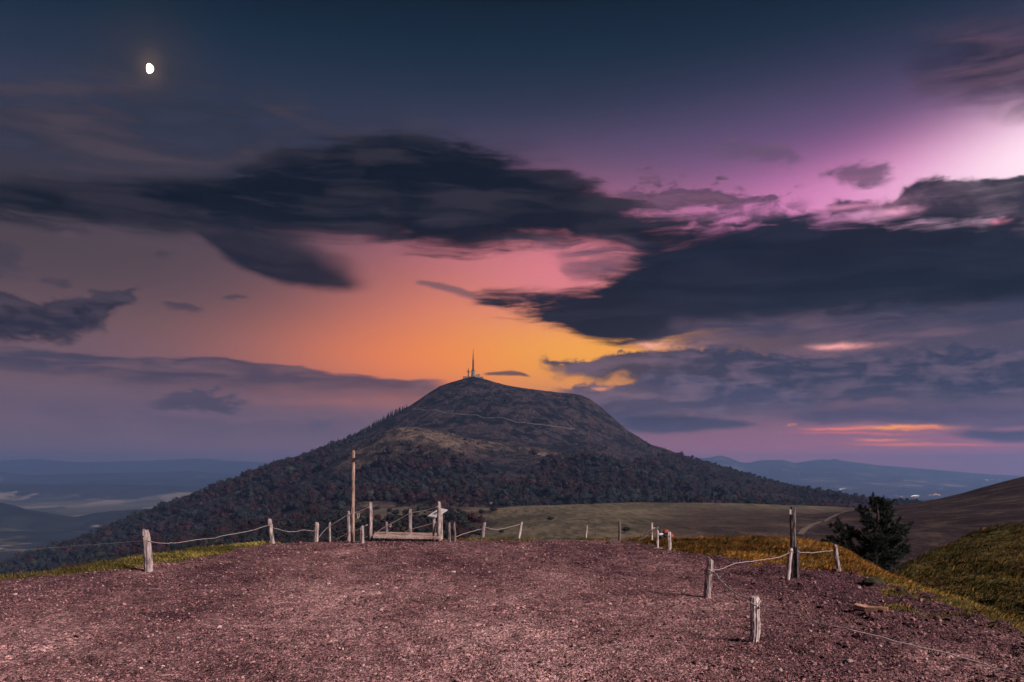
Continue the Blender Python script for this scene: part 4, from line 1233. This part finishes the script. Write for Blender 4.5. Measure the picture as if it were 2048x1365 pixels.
for i, (px, py, w) in enumerate([(592, 1215, 16), (612, 1229, 14), (750, 1241, 12), (545, 1175, 12), (720, 1240, 9), (830, 1202, 13), (810, 1200, 11), (480, 1190, 10), (990, 1230, 9), (1140, 1180, 8), (1290, 1205, 9), (660, 1290, 14), (300, 1250, 12), (180, 1215, 10), (110, 1330, 13), (420, 1300, 10),
                                 (880, 1310, 12), (1080, 1330, 13), (1240, 1300, 12), (1330, 1250, 10), (1390, 1330, 14), (960, 1290, 10), (230, 1300, 9), (520, 1340, 12)]):
    stone(2 if i % 3 else 0, px, py, w * 0.8, 'fist-sized dark scoria lump lying loose on the open gravel', 'loose scoria lumps')
for i, (px, py, w) in enumerate([(1590, 1300, 11), (1640, 1330, 12), (1760, 1290, 10), (1830, 1270, 9), (1900, 1340, 13), (1560, 1345, 12), (1960, 1300, 10), (1700, 1190, 8), (1620, 1260, 9), (1480, 1320, 11), (1790, 1345, 13), (1880, 1240, 9), (1990, 1350, 12), (1730, 1205, 7)]):
    stone((0, 3, 1)[i % 3], px, py, w, 'angular scoria stone on the coarse gravel beyond the short posts', 'stones on the coarse slope')
# clod of turf
c = G(1745, 1162); r = 20 * c[1] / F
v, f = ico(2); v = v * (1 + 0.3 * fbm(v[:, 0] * 2, v[:, 1] * 2 + v[:, 2], 3, 7))[:, None] * np.array((r, r * 0.8, r * 0.42))
clod = mesh_np('turf_clod', v, f, mat_plain('dark_turf_soil', (0.035, 0.028, 0.016), 0.95, 0.5, 30)); clod.location = (c[0], c[1], float(fg_h(c[0], c[1])) + r * 0.1)
tag(clod, 'dark clod of torn turf on the gravel near the right lip', 'clod')

# ================================================================== posts, wires, stairway
def log_mesh(a, b, dia, seed, mat, n=16, rings=14, taper=0.9, name='fence_post', chip=0.5, link=True, parent=None, wob=0.12):
    """weathered round timber from a to b: grooves, bends, a slanted chipped top"""
    r = np.random.default_rng(seed)
    a = np.array(a, float); b = np.array(b, float)
    d = b - a; L = np.linalg.norm(d); d = d / L
    ref = np.array((0, 1.0, 0)); x = np.cross(ref, d); x /= np.linalg.norm(x); y = np.cross(d, x)
    grooves = 1 + wob * r.normal(size=n) * 0.6
    grooves[r.integers(0, n)] -= 0.26; grooves[r.integers(0, n)] -= 0.18
    V = []; slant = r.normal(0, 0.16, 2) * dia * chip * 2
    for i in range(rings + 1):
        t = i / rings
        rad = dia / 2 * (1 + (taper - 1) * t)
        if i == rings: rad *= 0.86
        off = (fbm(np.array([t * 2.2 + seed]), np.array([seed * 1.7]), 2, 3)[0] * x + fbm(np.array([t * 2.2 + seed]), np.array([seed * 2.9]), 2, 4)[0] * y) * dia * 0.12
        for k in range(n):
            an = 2 * math.pi * k / n
            q = rad * (grooves[k] + 0.05 * r.normal())
            cx, cy = math.cos(an) * q, math.sin(an) * q
            h = t * L
            if i >= rings - 1: h += slant[0] * math.cos(an) + slant[1] * math.sin(an) + (r.normal() * 0.04 * dia if i == rings else 0)
            V.append(a + d * h + x * cx + y * cy + off)
    Fc = [(i * n + k, i * n + (k + 1) % n, (i + 1) * n + (k + 1) % n, (i + 1) * n + k) for i in range(rings) for k in range(n)]
    V.append(b + d * (-0.04 * dia)); top = len(V) - 1
    me = bpy.data.meshes.new(name)
    Fc += [(rings * n + k, rings * n + (k + 1) % n, top) for k in range(n)]
    V = np.array(V) - a
    me.from_pydata([tuple(p) for p in V], [], Fc); me.update()
    me.materials.append(M[mat])
    o = bpy.data.objects.new(name, me); o.location = a
    if parent: o.parent = parent
    if link: col.objects.link(o)
    return o

def gpost(base, topp, wpx, mat, seed, label, sink=0.12, Yd=None, **kw):
    g = G(*base) if Yd is None else P(base[0], base[1], Yd)
    t = P(topp[0], topp[1], g[1])
    d = (t - g) / np.linalg.norm(t - g)
    o = log_mesh(g - d * sink, t, wpx * g[1] / F, seed, mat, **kw)
    return tag(o, label, 'post')
def ring(o, px, py, Yd, dia, mat='wire', name='wire_wrap'):
    """a turn of wire or a hole on a post, kept as its part"""
    c = P(px, py, Yd) - np.array(o.location)
    b = MB()
    pts = [c + np.array((math.cos(a) * dia * 0.56, math.sin(a) * dia * 0.56, 0.02 * math.sin(a * 2 + px))) for a in np.linspace(0, 2 * math.pi, 15)]
    b.tube(pts, 0.006, 5)
    return b.build(name, M[mat], o, True)
def hole(o, px, py, Yd, dia, s):
    c = P(px, py, Yd) - np.array(o.location) + np.array((0, -dia * 0.47, 0))
    b = MB(); k = 8
    b.add([c + np.array((math.cos(q * math.pi / 4) * s * .7, -0.01, math.sin(q * math.pi / 4) * s)) for q in range(k)] + [c + np.array((math.cos(q * math.pi / 4) * s * .7, 0.03, math.sin(q * math.pi / 4) * s)) for q in range(k)],
          [tuple(range(k))] + [(q, q + k, (q + 1) % k + k, (q + 1) % k) for q in range(k)])
    return b.build('bolt_hole', M['hole'], o)

p1 = gpost((297, 1142), (292, 1060), 16, 'grey_wood', 1, 'thick weathered post with peeling bark at the left turf edge', wob=0.2)
Y1 = G(297, 1142)[1]; ring(p1, 293, 1082, Y1, 16 * Y1 / F); hole(p1, 290, 1073, Y1, 16 * Y1 / F, 0.014)
p2 = gpost((545, 1086), (539, 1038), 9, 'grey_wood', 2, 'leaning post at the tip of the left turf strip'); Y2 = G(545, 1086)[1]
ring(p2, 540, 1052, Y2, 9 * Y2 / F)
p3 = gpost((632, 1081), (634, 1046), 8, 'grey_wood', 3, 'stubby notched post left of the rope stairway')
gpost((725, 1085), (724, 1053), 8.5, 'grey_wood', 4, 'short split stump post in front of the stairway')
pole = gpost((706, 1083), (707, 901), 7.4, 'tan_wood', 5, 'tall slender debarked pole beside the rope stairway', rings=24, taper=0.85, wob=0.05, chip=0.2)
Yp = G(706, 1083)[1]
MB().box(P(709, 920, Yp) - np.array(pole.location) + np.array((0.005, -0.045, 0)), (0.05, 0.02, 0.10)).build('waymark_plate', M['steel'], pole)
gpost((899, 1084), (898, 1046), 6.5, 'dark_wood', 6, 'taller of two paired stump posts right of the stairway')
gpost((909, 1081), (909, 1047), 6.0, 'dark_wood', 7, 'shorter of two paired stump posts right of the stairway')
pa = gpost((965, 1074), (969, 1046), 7.5, 'grey_wood', 8, 'leaning grey post on the far crest beside the grass lip')
pb = gpost((1039, 1069), (1043, 1045), 5.5, 'pale_wood', 9, 'bleached leaning post on the far crest, wired to the grey one')
gpost((1172, 1077), (1174, 1051), 4.0, 'pale_wood', 10, 'thin white pointed stake alone on the far crest', taper=0.6)
gpost((1239, 1078), (1239, 1043), 4.6, 'dark_wood', 11, 'thin dark upright post alone on the far crest')
gpost((1304, 1084), (1304, 1046), 3.6, 'pale_wood', 12, 'thin pale stake propping the fallen rail')
ps = gpost((1315, 1095), (1316, 1062), 4.6, 'pale_wood', 13, 'slim bleached post hung with navy and white cloth')
pw = gpost((1338, 1100), (1339, 1066), 7.4, 'pale_wood', 14, 'white cracked post beside the orange grass, before the red cloth'); Yw = G(1338, 1100)[1]
hole(pw, 1338, 1073, Yw, 7.4 * Yw / F, 0.016)
pr1 = gpost((1414, 1194), (1422, 1118), 14, 'grey_wood', 15, 'leaning weathered post on the gravel where two wires meet', rings=18, n=20); Yr1 = G(1414, 1194)[1]
hole(pr1, 1419, 1130, Yr1, 14 * Yr1 / F, 0.011); ring(pr1, 1420, 1141, Yr1, 14 * Yr1 / F)
pr2 = gpost((1509, 1282), (1510, 1194), 19.5, 'pale_wood', 16, 'stout pale post on the gravel carrying the long wire', rings=20, n=22, taper=0.95); Yr2 = G(1509, 1282)[1]
hole(pr2, 1515, 1215, Yr2, 19.5 * Yr2 / F, 0.011); ring(pr2, 1510, 1205, Yr2, 19 * Yr2 / F)
gate = gpost((1583, 1151), (1587, 1013), 13, 'dark_wood', 17, 'tall dark round post with a small white tag on the right gravel', rings=26, taper=0.85); Yg_ = G(1583, 1151)[1]
MB().box(P(1581, 1024, Yg_) - np.array(gate.location) + np.array((-0.01, -0.03, 0)), (0.03, 0.012, 0.085)).build('white_tag', M['panel'], gate)
st1 = gpost((1576, 1156), (1583, 1097), 8, 'pale_wood', 18, 'pale split stake lashed to the tall dark post'); Ys1 = G(1576, 1156)[1]
ring(st1, 1582, 1104, Ys1, 8 * Ys1 / F)
st2 = gpost((1594, 1152), (1595, 1094), 7.5, 'dark_wood', 19, 'dark stake standing just beside the tall dark post'); Ys2 = G(1594, 1152)[1]
ring(st2, 1595, 1104, Ys2, 7.5 * Ys2 / F)
p9 = gpost((1677, 1138), (1669, 1090), 9.5, 'grey_wood', 20, 'leaning grey post before the pine tree', rings=16); Y9 = G(1677, 1138)[1]

def wire(points, label, rad, mat='wire', name='fence_wire', jit=0.006):
    """points: (photo x, y, depth)"""
    pts = np.array([P(*p) for p in points])
    t = np.linspace(0, len(pts) - 1, (len(pts) - 1) * 7 + 1)
    Q = np.stack([np.interp(t, range(len(pts)), pts[:, k]) for k in range(3)], 1)
    w = np.array([0.25, 0.5, 0.25])
    for _ in range(3):
        Q[1:-1] = Q[:-2] * .25 + Q[1:-1] * .5 + Q[2:] * .25
    Q[1:-1] += rng.normal(0, jit, (len(Q) - 2, 3)) * 0.5
    o = MB().tube(Q, rad, 5).build(name, M[mat], None, True)
    return tag(o, label, 'wire')
def wpts(pts, ya, yb):
    n = len(pts)
    return [(a, b, ya + (yb - ya) * i / (n - 1)) for i, (a, b) in enumerate(pts)]
wire(wpts([(285, 1082), (200, 1089), (100, 1096), (0, 1104), (-120, 1116), (-260, 1150)], Y1, 13.4), 'thin wire running out from the thick left post toward the valley side', 0.0035, 'dark_wire')
wire(wpts([(301, 1083), (316, 1087), (350, 1087), (400, 1079), (428, 1077), (445, 1072), (500, 1063), (536, 1051)], Y1, Y2), 'slack kinked wire between the thick left post and the leaning post', 0.0055)
wire(wpts([(544, 1055), (575, 1064), (592, 1064), (604, 1060), (631, 1063)], Y2, G(632, 1081)[1]), 'sagging wire between the leaning post and the stubby notched post', 0.005)
wire(wpts([(1427, 1140), (1443, 1139), (1466, 1128), (1500, 1123), (1550, 1117), (1566, 1112), (1580, 1105)], Yr1, Ys1), 'slack wire from the leaning gravel post up to the lashed stake', 0.0048)
wire(wpts([(1426, 1144), (1434, 1150), (1437, 1157), (1446, 1167), (1470, 1187), (1484, 1194), (1501, 1199)], Yr1, Yr2), 'kinked wire sagging between the leaning gravel post and the stout pale post', 0.0085)
wire(wpts([(1520, 1206), (1540, 1217), (1570, 1228), (1600, 1232), (1640, 1248), (1700, 1259), (1800, 1285), (1900, 1308), (2000, 1338), (2060, 1358), (2200, 1420)], Yr2, 7.0), 'long wire running from the stout pale post down the coarse gravel slope', 0.007)
wire(wpts([(1599, 1105), (1625, 1106), (1650, 1103), (1666, 1101)], Ys2, Y9), 'short wire from the dark stake to the leaning post before the pine', 0.005)
wire(wpts([(964, 1058), (945, 1063), (925, 1069), (912, 1074)], G(965, 1074)[1], G(909, 1081)[1]), 'slack wire from the leaning grey crest post to the paired stumps', 0.006)
wire(wpts([(971, 1055), (985, 1059), (1000, 1059), (1018, 1055), (1040, 1049)], G(965, 1074)[1], G(1039, 1069)[1]), 'drooping wire between the two leaning crest posts', 0.006)

# fallen rail against the thin stake, with a thinner rail and a cross piece
Yf = G(1304, 1084)[1]
o = log_mesh(P(1267, 1088, Yf + 0.2), P(1317, 1055, Yf - 0.06), 5.2 * Yf / F, 31, 'tan_wood', name='fallen_rail', rings=16, taper=0.85); tag(o, 'split tan rail leaning on the thin pale stake', 'rail')
o = log_mesh(P(1282, 1079, Yf + 0.3), P(1303, 1057, Yf + 0.1), 1.7 * Yf / F, 32, 'pale_wood', name='thin_rail', rings=10); tag(o, 'thin pale stick leaning behind the split tan rail', 'rail')
o = log_mesh(P(1303, 1057, Yf - 0.02), P(1313, 1057, Yf - 0.02), 2.4 * Yf / F, 33, 'pale_wood', name='cross_peg', rings=6); tag(o, 'short pale peg across the thin stake', 'peg')
# cloths hung at the fence
def bundle(parts, label, loc):
    e = tag(empty('cloth_bundle', loc), label, 'cloth')
    for nm, mat, c, s, sd in parts:
        v, f = ico(2)
        v = v * (1 + 0.35 * fbm(v[:, 0] * 1.6 + sd, v[:, 1] * 1.6 + v[:, 2] * 1.9, 3, sd))[:, None] * np.array(s)
        o = mesh_np(nm, v, f, M[mat], e); o.location = np.array(c) - np.array(loc)
    return e
Yc = G(1315, 1095)[1] + 0.05; px_ = Yc / F
L0 = P(1318, 1070, Yc + 0.1)
bundle([('dark_fold', 'navy', P(1318, 1063, Yc + .1), (4 * px_, 4 * px_, 3.5 * px_), 1), ('dark_fold', 'navy', P(1321, 1074, Yc + .1), (4.2 * px_, 3.5 * px_, 4 * px_), 2), ('white_fold', 'white', P(1321, 1069, Yc + .02), (5 * px_, 2.5 * px_, 2.6 * px_), 3)], 'navy and white cloth caught on the slim bleached post', L0)
L0 = P(1333, 1070, Yw + .12)
bundle([('red_fold', 'red', P(1332, 1064, Yw + .12), (6 * px_, 4 * px_, 4.5 * px_), 4), ('red_fold', 'red', P(1340, 1072, Yw + .14), (7 * px_, 4 * px_, 5 * px_), 5), ('dark_fold', 'navy', P(1330, 1072, Yw + .12), (4 * px_, 3 * px_, 4 * px_), 6)], 'rust red cloth bundled behind the white cracked post', L0)
# loose board and twig on the gravel
g0, g1 = G(1710, 1216), G(1776, 1223)
b = MB()
top = [(0, .06), (.12, .066), (.35, .068), (.6, .05), (.8, .034), (1, .008)]
d = g1 - g0; side = np.cross(d / np.linalg.norm(d), (0, 0, 1)); V = []
for t, w in top:
    c = g0 + d * t; z = float(fg_h(c[0], c[1])) + 0.02
    for sg, zz in ((-1, 0), (1, 0), (1, 0.05), (-1, 0.055)):
        V.append(np.array((c[0], c[1], z + zz)) + side * w * sg)
Fc = [(i * 4 + k, i * 4 + (k + 1) % 4, i * 4 + 4 + (k + 1) % 4, i * 4 + 4 + k) for i in range(len(top) - 1) for k in range(4)] + [(3, 2, 1, 0), tuple(len(V) - 4 + k for k in range(4))]
tag(b.add(V, Fc).build('broken_board', M['fresh_wood']), 'splintered tan board lying on the coarse gravel', 'board')
g = G(1316, 1097)
tag(MB().tube([P(1308, 1097, g[1]), P(1316, 1096.5, g[1]), P(1325, 1097, g[1])], 0.008, 5).build('twig', M['pale_wood']), 'pale twig lying at the foot of the slim bleached post', 'twig')

# ---- stairway with rope rails coming up over the crest
SO = P(815, 1080, 22.6); SO[2] = 0.0
stair = tag(empty('stairway', SO), 'wooden stairway with rope handrails coming up over the gravel crest', 'stairway')
def spost(px, top, Yd, w, seed, h=1.05, mat='grey_wood', lean=0):
    t = P(px, top, Yd)
    return log_mesh(t - np.array((lean, 0, h + 0.15)) - SO, t - SO, w * Yd / F, seed, mat, name='rail_post', parent=stair, wob=0.06, chip=0.3)
S1 = dict(s1=(659.5, 1045, 23.4, 5.2), s2=(697.5, 1023, 23.15, 7.2), s3=(741, 1005, 22.9, 8.2), s4=(773, 1044, 23.1, 6), s5=(820.5, 1019, 22.75, 7), s6=(878, 1004, 22.35, 8.2))
for i, (k, (px, tp, Yd, w)) in enumerate(S1.items()):
    spost(px, tp, Yd, w, 50 + i)
log_mesh(P(866, 1078, 22.6) - SO, P(875, 1034, 22.45) - SO, 5 * 22.5 / F, 60, 'dark_wood', name='brace', parent=stair)
log_mesh(P(739, 1080, 22.95) - SO, P(737, 1035, 22.98) - SO, 6 * 23 / F, 61, 'dark_wood', name='brace', parent=stair)
def srope(pts, nm='rope_rail', r=0.011, on=None):
    Q = np.array([P(*p) for p in pts]) - SO
    t = np.linspace(0, len(Q) - 1, (len(Q) - 1) * 5 + 1)
    Q = np.stack([np.interp(t, range(len(Q)), Q[:, k]) for k in range(3)], 1)
    for _ in range(2):
        Q[1:-1] = Q[:-2] * .25 + Q[1:-1] * .5 + Q[2:] * .25
    return MB().tube(Q, r, 6).build(nm, M['rope'], on or stair, True)
left_rope = srope([(637, 1076, 23.4), (646, 1064, 23.36), (659, 1052, 23.32), (675, 1043, 23.2), (697, 1029, 23.08), (720, 1023, 22.95), (740, 1014, 22.83)])
srope([(667, 1082, 23.3), (697, 1066, 23.08), (715, 1060, 22.95), (735, 1050, 22.83)])
right_rope = srope([(745, 1073, 23.2), (760, 1060, 23.1), (773, 1052, 23.03), (795, 1041, 22.88), (820, 1026, 22.68), (850, 1022, 22.5), (877, 1013, 22.28)])
srope([(796, 1073, 22.85), (808, 1066, 22.78), (820, 1059, 22.68), (845, 1053, 22.5), (872, 1045, 22.28)])
for lx, ly in ((715.5, 1026), (729, 1019), (735, 1017)):
    srope([(lx, ly, 23.0), (lx - 1.5, ly + 7, 23.0), (lx + 1, ly + 12, 23.0), (lx + 3, ly + 7, 23.0), (lx + 2.5, ly - 1, 23.0)], 'rope_loop', 0.009, left_rope)
srope([(778, 1049, 23.0), (783, 1050, 22.98), (781, 1056, 22.98), (779, 1051, 22.98)], 'rope_loop', 0.009, right_rope)
# landing planks
A0, A1 = P(748, 1079, 22.55), P(884, 1083, 22.15)
for i in range(9):
    off = np.array((-0.02 * i, 0.155 * i, 0))
    q0, q1 = A0 + off, A1 + off
    q0[2] = q1[2] = 0.06 + 0.006 * (i % 3)
    MB().beam(q0 - SO, q1 - SO, 0.135, 0.05).build('plank', M['plank'], stair)
for i in range(6):
    off = np.array((-0.30 * (i + 1), 1.25 + 0.24 * i, -0.17 * (i + 1)))
    MB().beam(A0 + off - SO + (0, 0, -A0[2]), A1 + off - SO + (0, 0, -A1[2]), 0.30, 0.05).build('tread', M['tan_wood'], stair)
for q in (A0, A1):
    MB().beam(np.array((q[0] - 0.05, q[1] + 0.7, -0.16)) - SO, np.array((q[0] - 1.55, q[1] + 2.7, -1.25)) - SO, 0.06, 0.2).build('stringer', M['dark_wood'], stair)

# ---- information panel beyond the stairway
Yi = 23.4
IO = P(876, 1078, Yi)
info = tag(empty('information_panel', IO), 'slanted white information panel behind the right stair post', 'sign')
c4 = [P(855, 1032, Yi - .22), P(871, 1034.5, Yi - .32), P(895, 1019.5, Yi + .32), P(880, 1016.5, Yi + .36)]
ctr = sum(c4) / 4
nrm = np.cross(c4[1] - c4[0], c4[3] - c4[0]); nrm /= np.linalg.norm(nrm)
if nrm[2] < 0: nrm = -nrm
V = [q - IO for q in c4] + [q - IO - nrm * 0.03 for q in c4]
MB().add(V, [(0, 1, 2, 3), (7, 6, 5, 4), (0, 4, 5, 1), (1, 5, 6, 2), (2, 6, 7, 3), (3, 7, 4, 0)]).build('board', M['panel'], info)
def inb(u, v): return c4[0] * (1 - u) * (1 - v) + c4[1] * u * (1 - v) + c4[2] * u * v + c4[3] * (1 - u) * v + nrm * 0.004 - IO
MB().add([inb(.2, .25), inb(.62, .25), inb(.62, .55), inb(.2, .55)], [(0, 1, 2, 3)]).build('picture', M['print'], info)
for q in (0.2, 0.8):
    t = (c4[0] * (1 - q) + c4[3] * q + c4[1] * (1 - q) + c4[2] * q) / 2
    log_mesh(np.array((t[0], t[1], float(fg_h(t[0], t[1])) - 0.1)) - IO, t - nrm * 0.03 - IO, 0.08, 70 + int(q * 10), 'grey_wood', name='leg', parent=info)

# ================================================================== summit station
S = MY / F
def SP(px, py, dy=0.0): return P(px, py, MY + dy)
zb = float(mt_h(MX, MY))
T0 = np.array((SP(946.5, 750)[0], MY - 6, zb - 2))
mast = tag(empty('transmitter_mast', T0), 'tall tapering transmitter mast on the mountain summit', 'mast')
def zz(py): return CZ + (HZ - py) * S - T0[2]
def ringtube(h0, h1, r0, r1, n=10): return MB().tube([(0, 0, h0), (0, 0, h1)], [r0, r1], n)
ringtube(0, zz(743), 6.2, 4.8).build('base', M['concrete'], mast)
ringtube(zz(743), zz(741.6), 5.4, 5.4).build('platform', M['steel'], mast)
ringtube(zz(741.6), zz(722), 2.8, 2.3).build('tower', M['steel'], mast)
ringtube(zz(722), zz(721), 3.2, 3.2).build('platform', M['steel'], mast)
ringtube(zz(721), zz(710), 1.5, 1.25).build('upper_tube', M['steel'], mast)
ringtube(zz(710), zz(699), 0.75, 0.4).build('antenna', M['steel'], mast)
T1 = np.array((SP(937, 752)[0], MY - 8, zb - 3))
m2 = tag(empty('antenna_pylon', T1), 'short antenna pylon with cross arms beside the tall mast', 'mast')
def z1(py): return CZ + (HZ - py) * S - T1[2]
MB().tube([(0, 0, 0), (0, 0, z1(739.5))], [1.7, 1.3], 8).build('tower', M['steel'], m2)
MB().tube([(0, 0, z1(739.5)), (0, 0, z1(736.5))], [0.5, 0.3], 6).build('spike', M['steel'], m2)
MB().beam((-5.2, 0, z1(744)), (5.2, 0, z1(744)), 1.4, 1.1).build('cross_arm', M['steel'], m2)
MB().beam((-3.2, 0, z1(746.5)), (4.2, 0, z1(746.5)), 1.2, 0.9).build('cross_arm', M['steel'], m2)
W0 = np.array((SP(934.5, 754)[0], MY - 14, zb - 6))
w = tag(empty('terrace_wall', W0), 'low dark terrace wall left of the summit mast', 'wall')
MB().box((0, 0, 3.6), (22, 10, 9)).build('wall', M['concrete'], w); MB().box((0, 0, 8.4), (23, 11, 0.8)).build('coping', M['steel'], w)
B0 = np.array((SP(958, 756)[0], MY - 16, zb - 8))
obs = tag(empty('observatory', B0), 'stepped pale station building with windows right of the summit mast', 'building')
MB().box((-2.5, 0, 7), (12, 9, 15)).build('wall', M['pale_wall'], obs)
MB().box((8.2, 1, 5), (9.3, 8, 9)).build('wall', M['concrete'], obs)
main_roof = MB().box((-2.5, 0, 14.9), (13, 10, 0.8)).build('roof', M['steel'], obs)
MB().box((8.2, 1, 9.8), (10, 9, 0.7)).build('roof', M['steel'], obs)
for i in range(4):
    for j in range(2):
        wd = MB().box((-6.9 + i * 2.9, -4.55, 8.2 + j * 3.4), (1.7, 0.3, 1.6)).build('window', M['glass'], obs)
MB().tube([(-5.5, 0, 15), (-5.5, 0, 20)], [0.5, 0.3], 6).build('aerial', M['steel'], main_roof)
MB().tube([(0.5, 0, 15), (0.5, 0, 18)], [1.4, 1.6], 8).build('radome', M['steel'], main_roof)
MB().box((0.8, -4.9, 6.0), (1.6, 0.8, 1.6)).build('wall_lamp', M['lamp_w'], obs)

# ================================================================== far lamps, moon
def lamp(px, py, w, mat, label, group):
    u_ = (px - 1024) / F
    ys = np.arange(3000, 18500, 25.0); zs = CZ + (HZ - py) / F * ys
    hh = far_h(np.full(ys.shape, u_), ys); i = int(np.argmax(zs < hh))
    if i == 0: return
    y = ys[i]; s = 0.8 * w * y / F
    e = tag(empty('village_lamp', (u_ * y, y, float(hh[i]))), label, 'lamp', group)
    MB().tube([(0, 0, -s), (0, 0, s * 0.6)], s * 0.12, 5).build('pole', M['steel'], e)
    v, f = ico(1); o = mesh_np('lamp_head', v * s * 0.5 * np.array((1, 1, 0.7)), f, mat, e); o.location = (0, 0, s * 0.6)
lw, lo = M['lamp_w'], M['lamp_o']
for px, py, w in ((1680, 980, 2.2), (1683, 979, 1.8), (1687, 979, 2.0), (1690, 978, 1.5), (1679, 983, 1.2)):
    lamp(px, py, w, lw, 'white lamp of the small hillside village above the pine', 'white village lamps')
for px, py, w in ((1824, 994, 2.6), (1827, 992.5, 2.4), (1830, 993.5, 2.8), (1833, 992, 2.0), (1836, 993.5, 2.0), (1832, 996, 1.6), (1838, 991.5, 1.5), (1792, 993, 1.3), (1802, 994, 1.4), (1805, 993.5, 1.3)):
    lamp(px, py, w, lo if px < 1829 else lw, 'lamp of the bright valley town right of the pine top', 'valley town lamps')
for px, py, w in ((1859, 991.5, 1.3), (1863, 991, 1.2), (1868, 991, 1.8), (1871, 988, 1.9), (1873, 990.5, 1.8), (1877, 991, 1.5), (1879, 991.5, 1.6)):
    lamp(px, py, w, lo, 'orange lamp of the hamlet beside the heath hill edge', 'hamlet lamps')
for px, py, w in ((1972, 961, 1.8), (1975, 961.5, 1.6), (1984, 960, 1.4), (2000, 961, 1.4), (1597, 947, 1.0), (1600, 950, 1.2), (1810, 962, 1.2)):
    lamp(px, py, w, lw, 'faint lone lamp high on the far blue range', 'range lamps')

v, f = ico(3)
v = np.where(v[:, :1] < 0, v * np.array((0.18, 1, 1)), v)
mr = 8.8 * 70000 / F
a = R(-9); ca, sa = math.cos(a), math.sin(a)
v = v * np.array((1.12, 1, 1.06))
v = np.stack([v[:, 0] * ca - v[:, 2] * sa, v[:, 1], v[:, 0] * sa + v[:, 2] * ca], 1) * mr
moon = mesh_np('moon', v, f, M['moon']); moon.location = P(297, 137, 70000)
tag(moon, 'bright gibbous moon glowing in the dusk sky', 'moon')

# ================================================================== haze
b = MB().box((0, 12000, (345 + BASE - 90) / 2), (46000, 27000, 345 - (BASE - 90)))
hz = b.build('haze')
hm = bpy.data.materials.new('evening_haze'); hm.use_nodes = True
ht = hm.node_tree; ht.nodes.clear()
pv = ht.nodes.new('ShaderNodeVolumePrincipled'); ho = ht.nodes.new('ShaderNodeOutputMaterial')
pv.inputs['Color'].default_value = (0.30, 0.48, 0.89, 1)
pv.inputs['Density'].default_value = 7.6e-5
pv.inputs['Anisotropy'].default_value = 0.3
ht.links.new(pv.outputs[0], ho.inputs['Volume'])
hz.data.materials.append(hm)
hm.cycles.homogeneous_volume = True
tag(hz, 'thin blue evening haze over the valley and far ranges', kind='stuff')
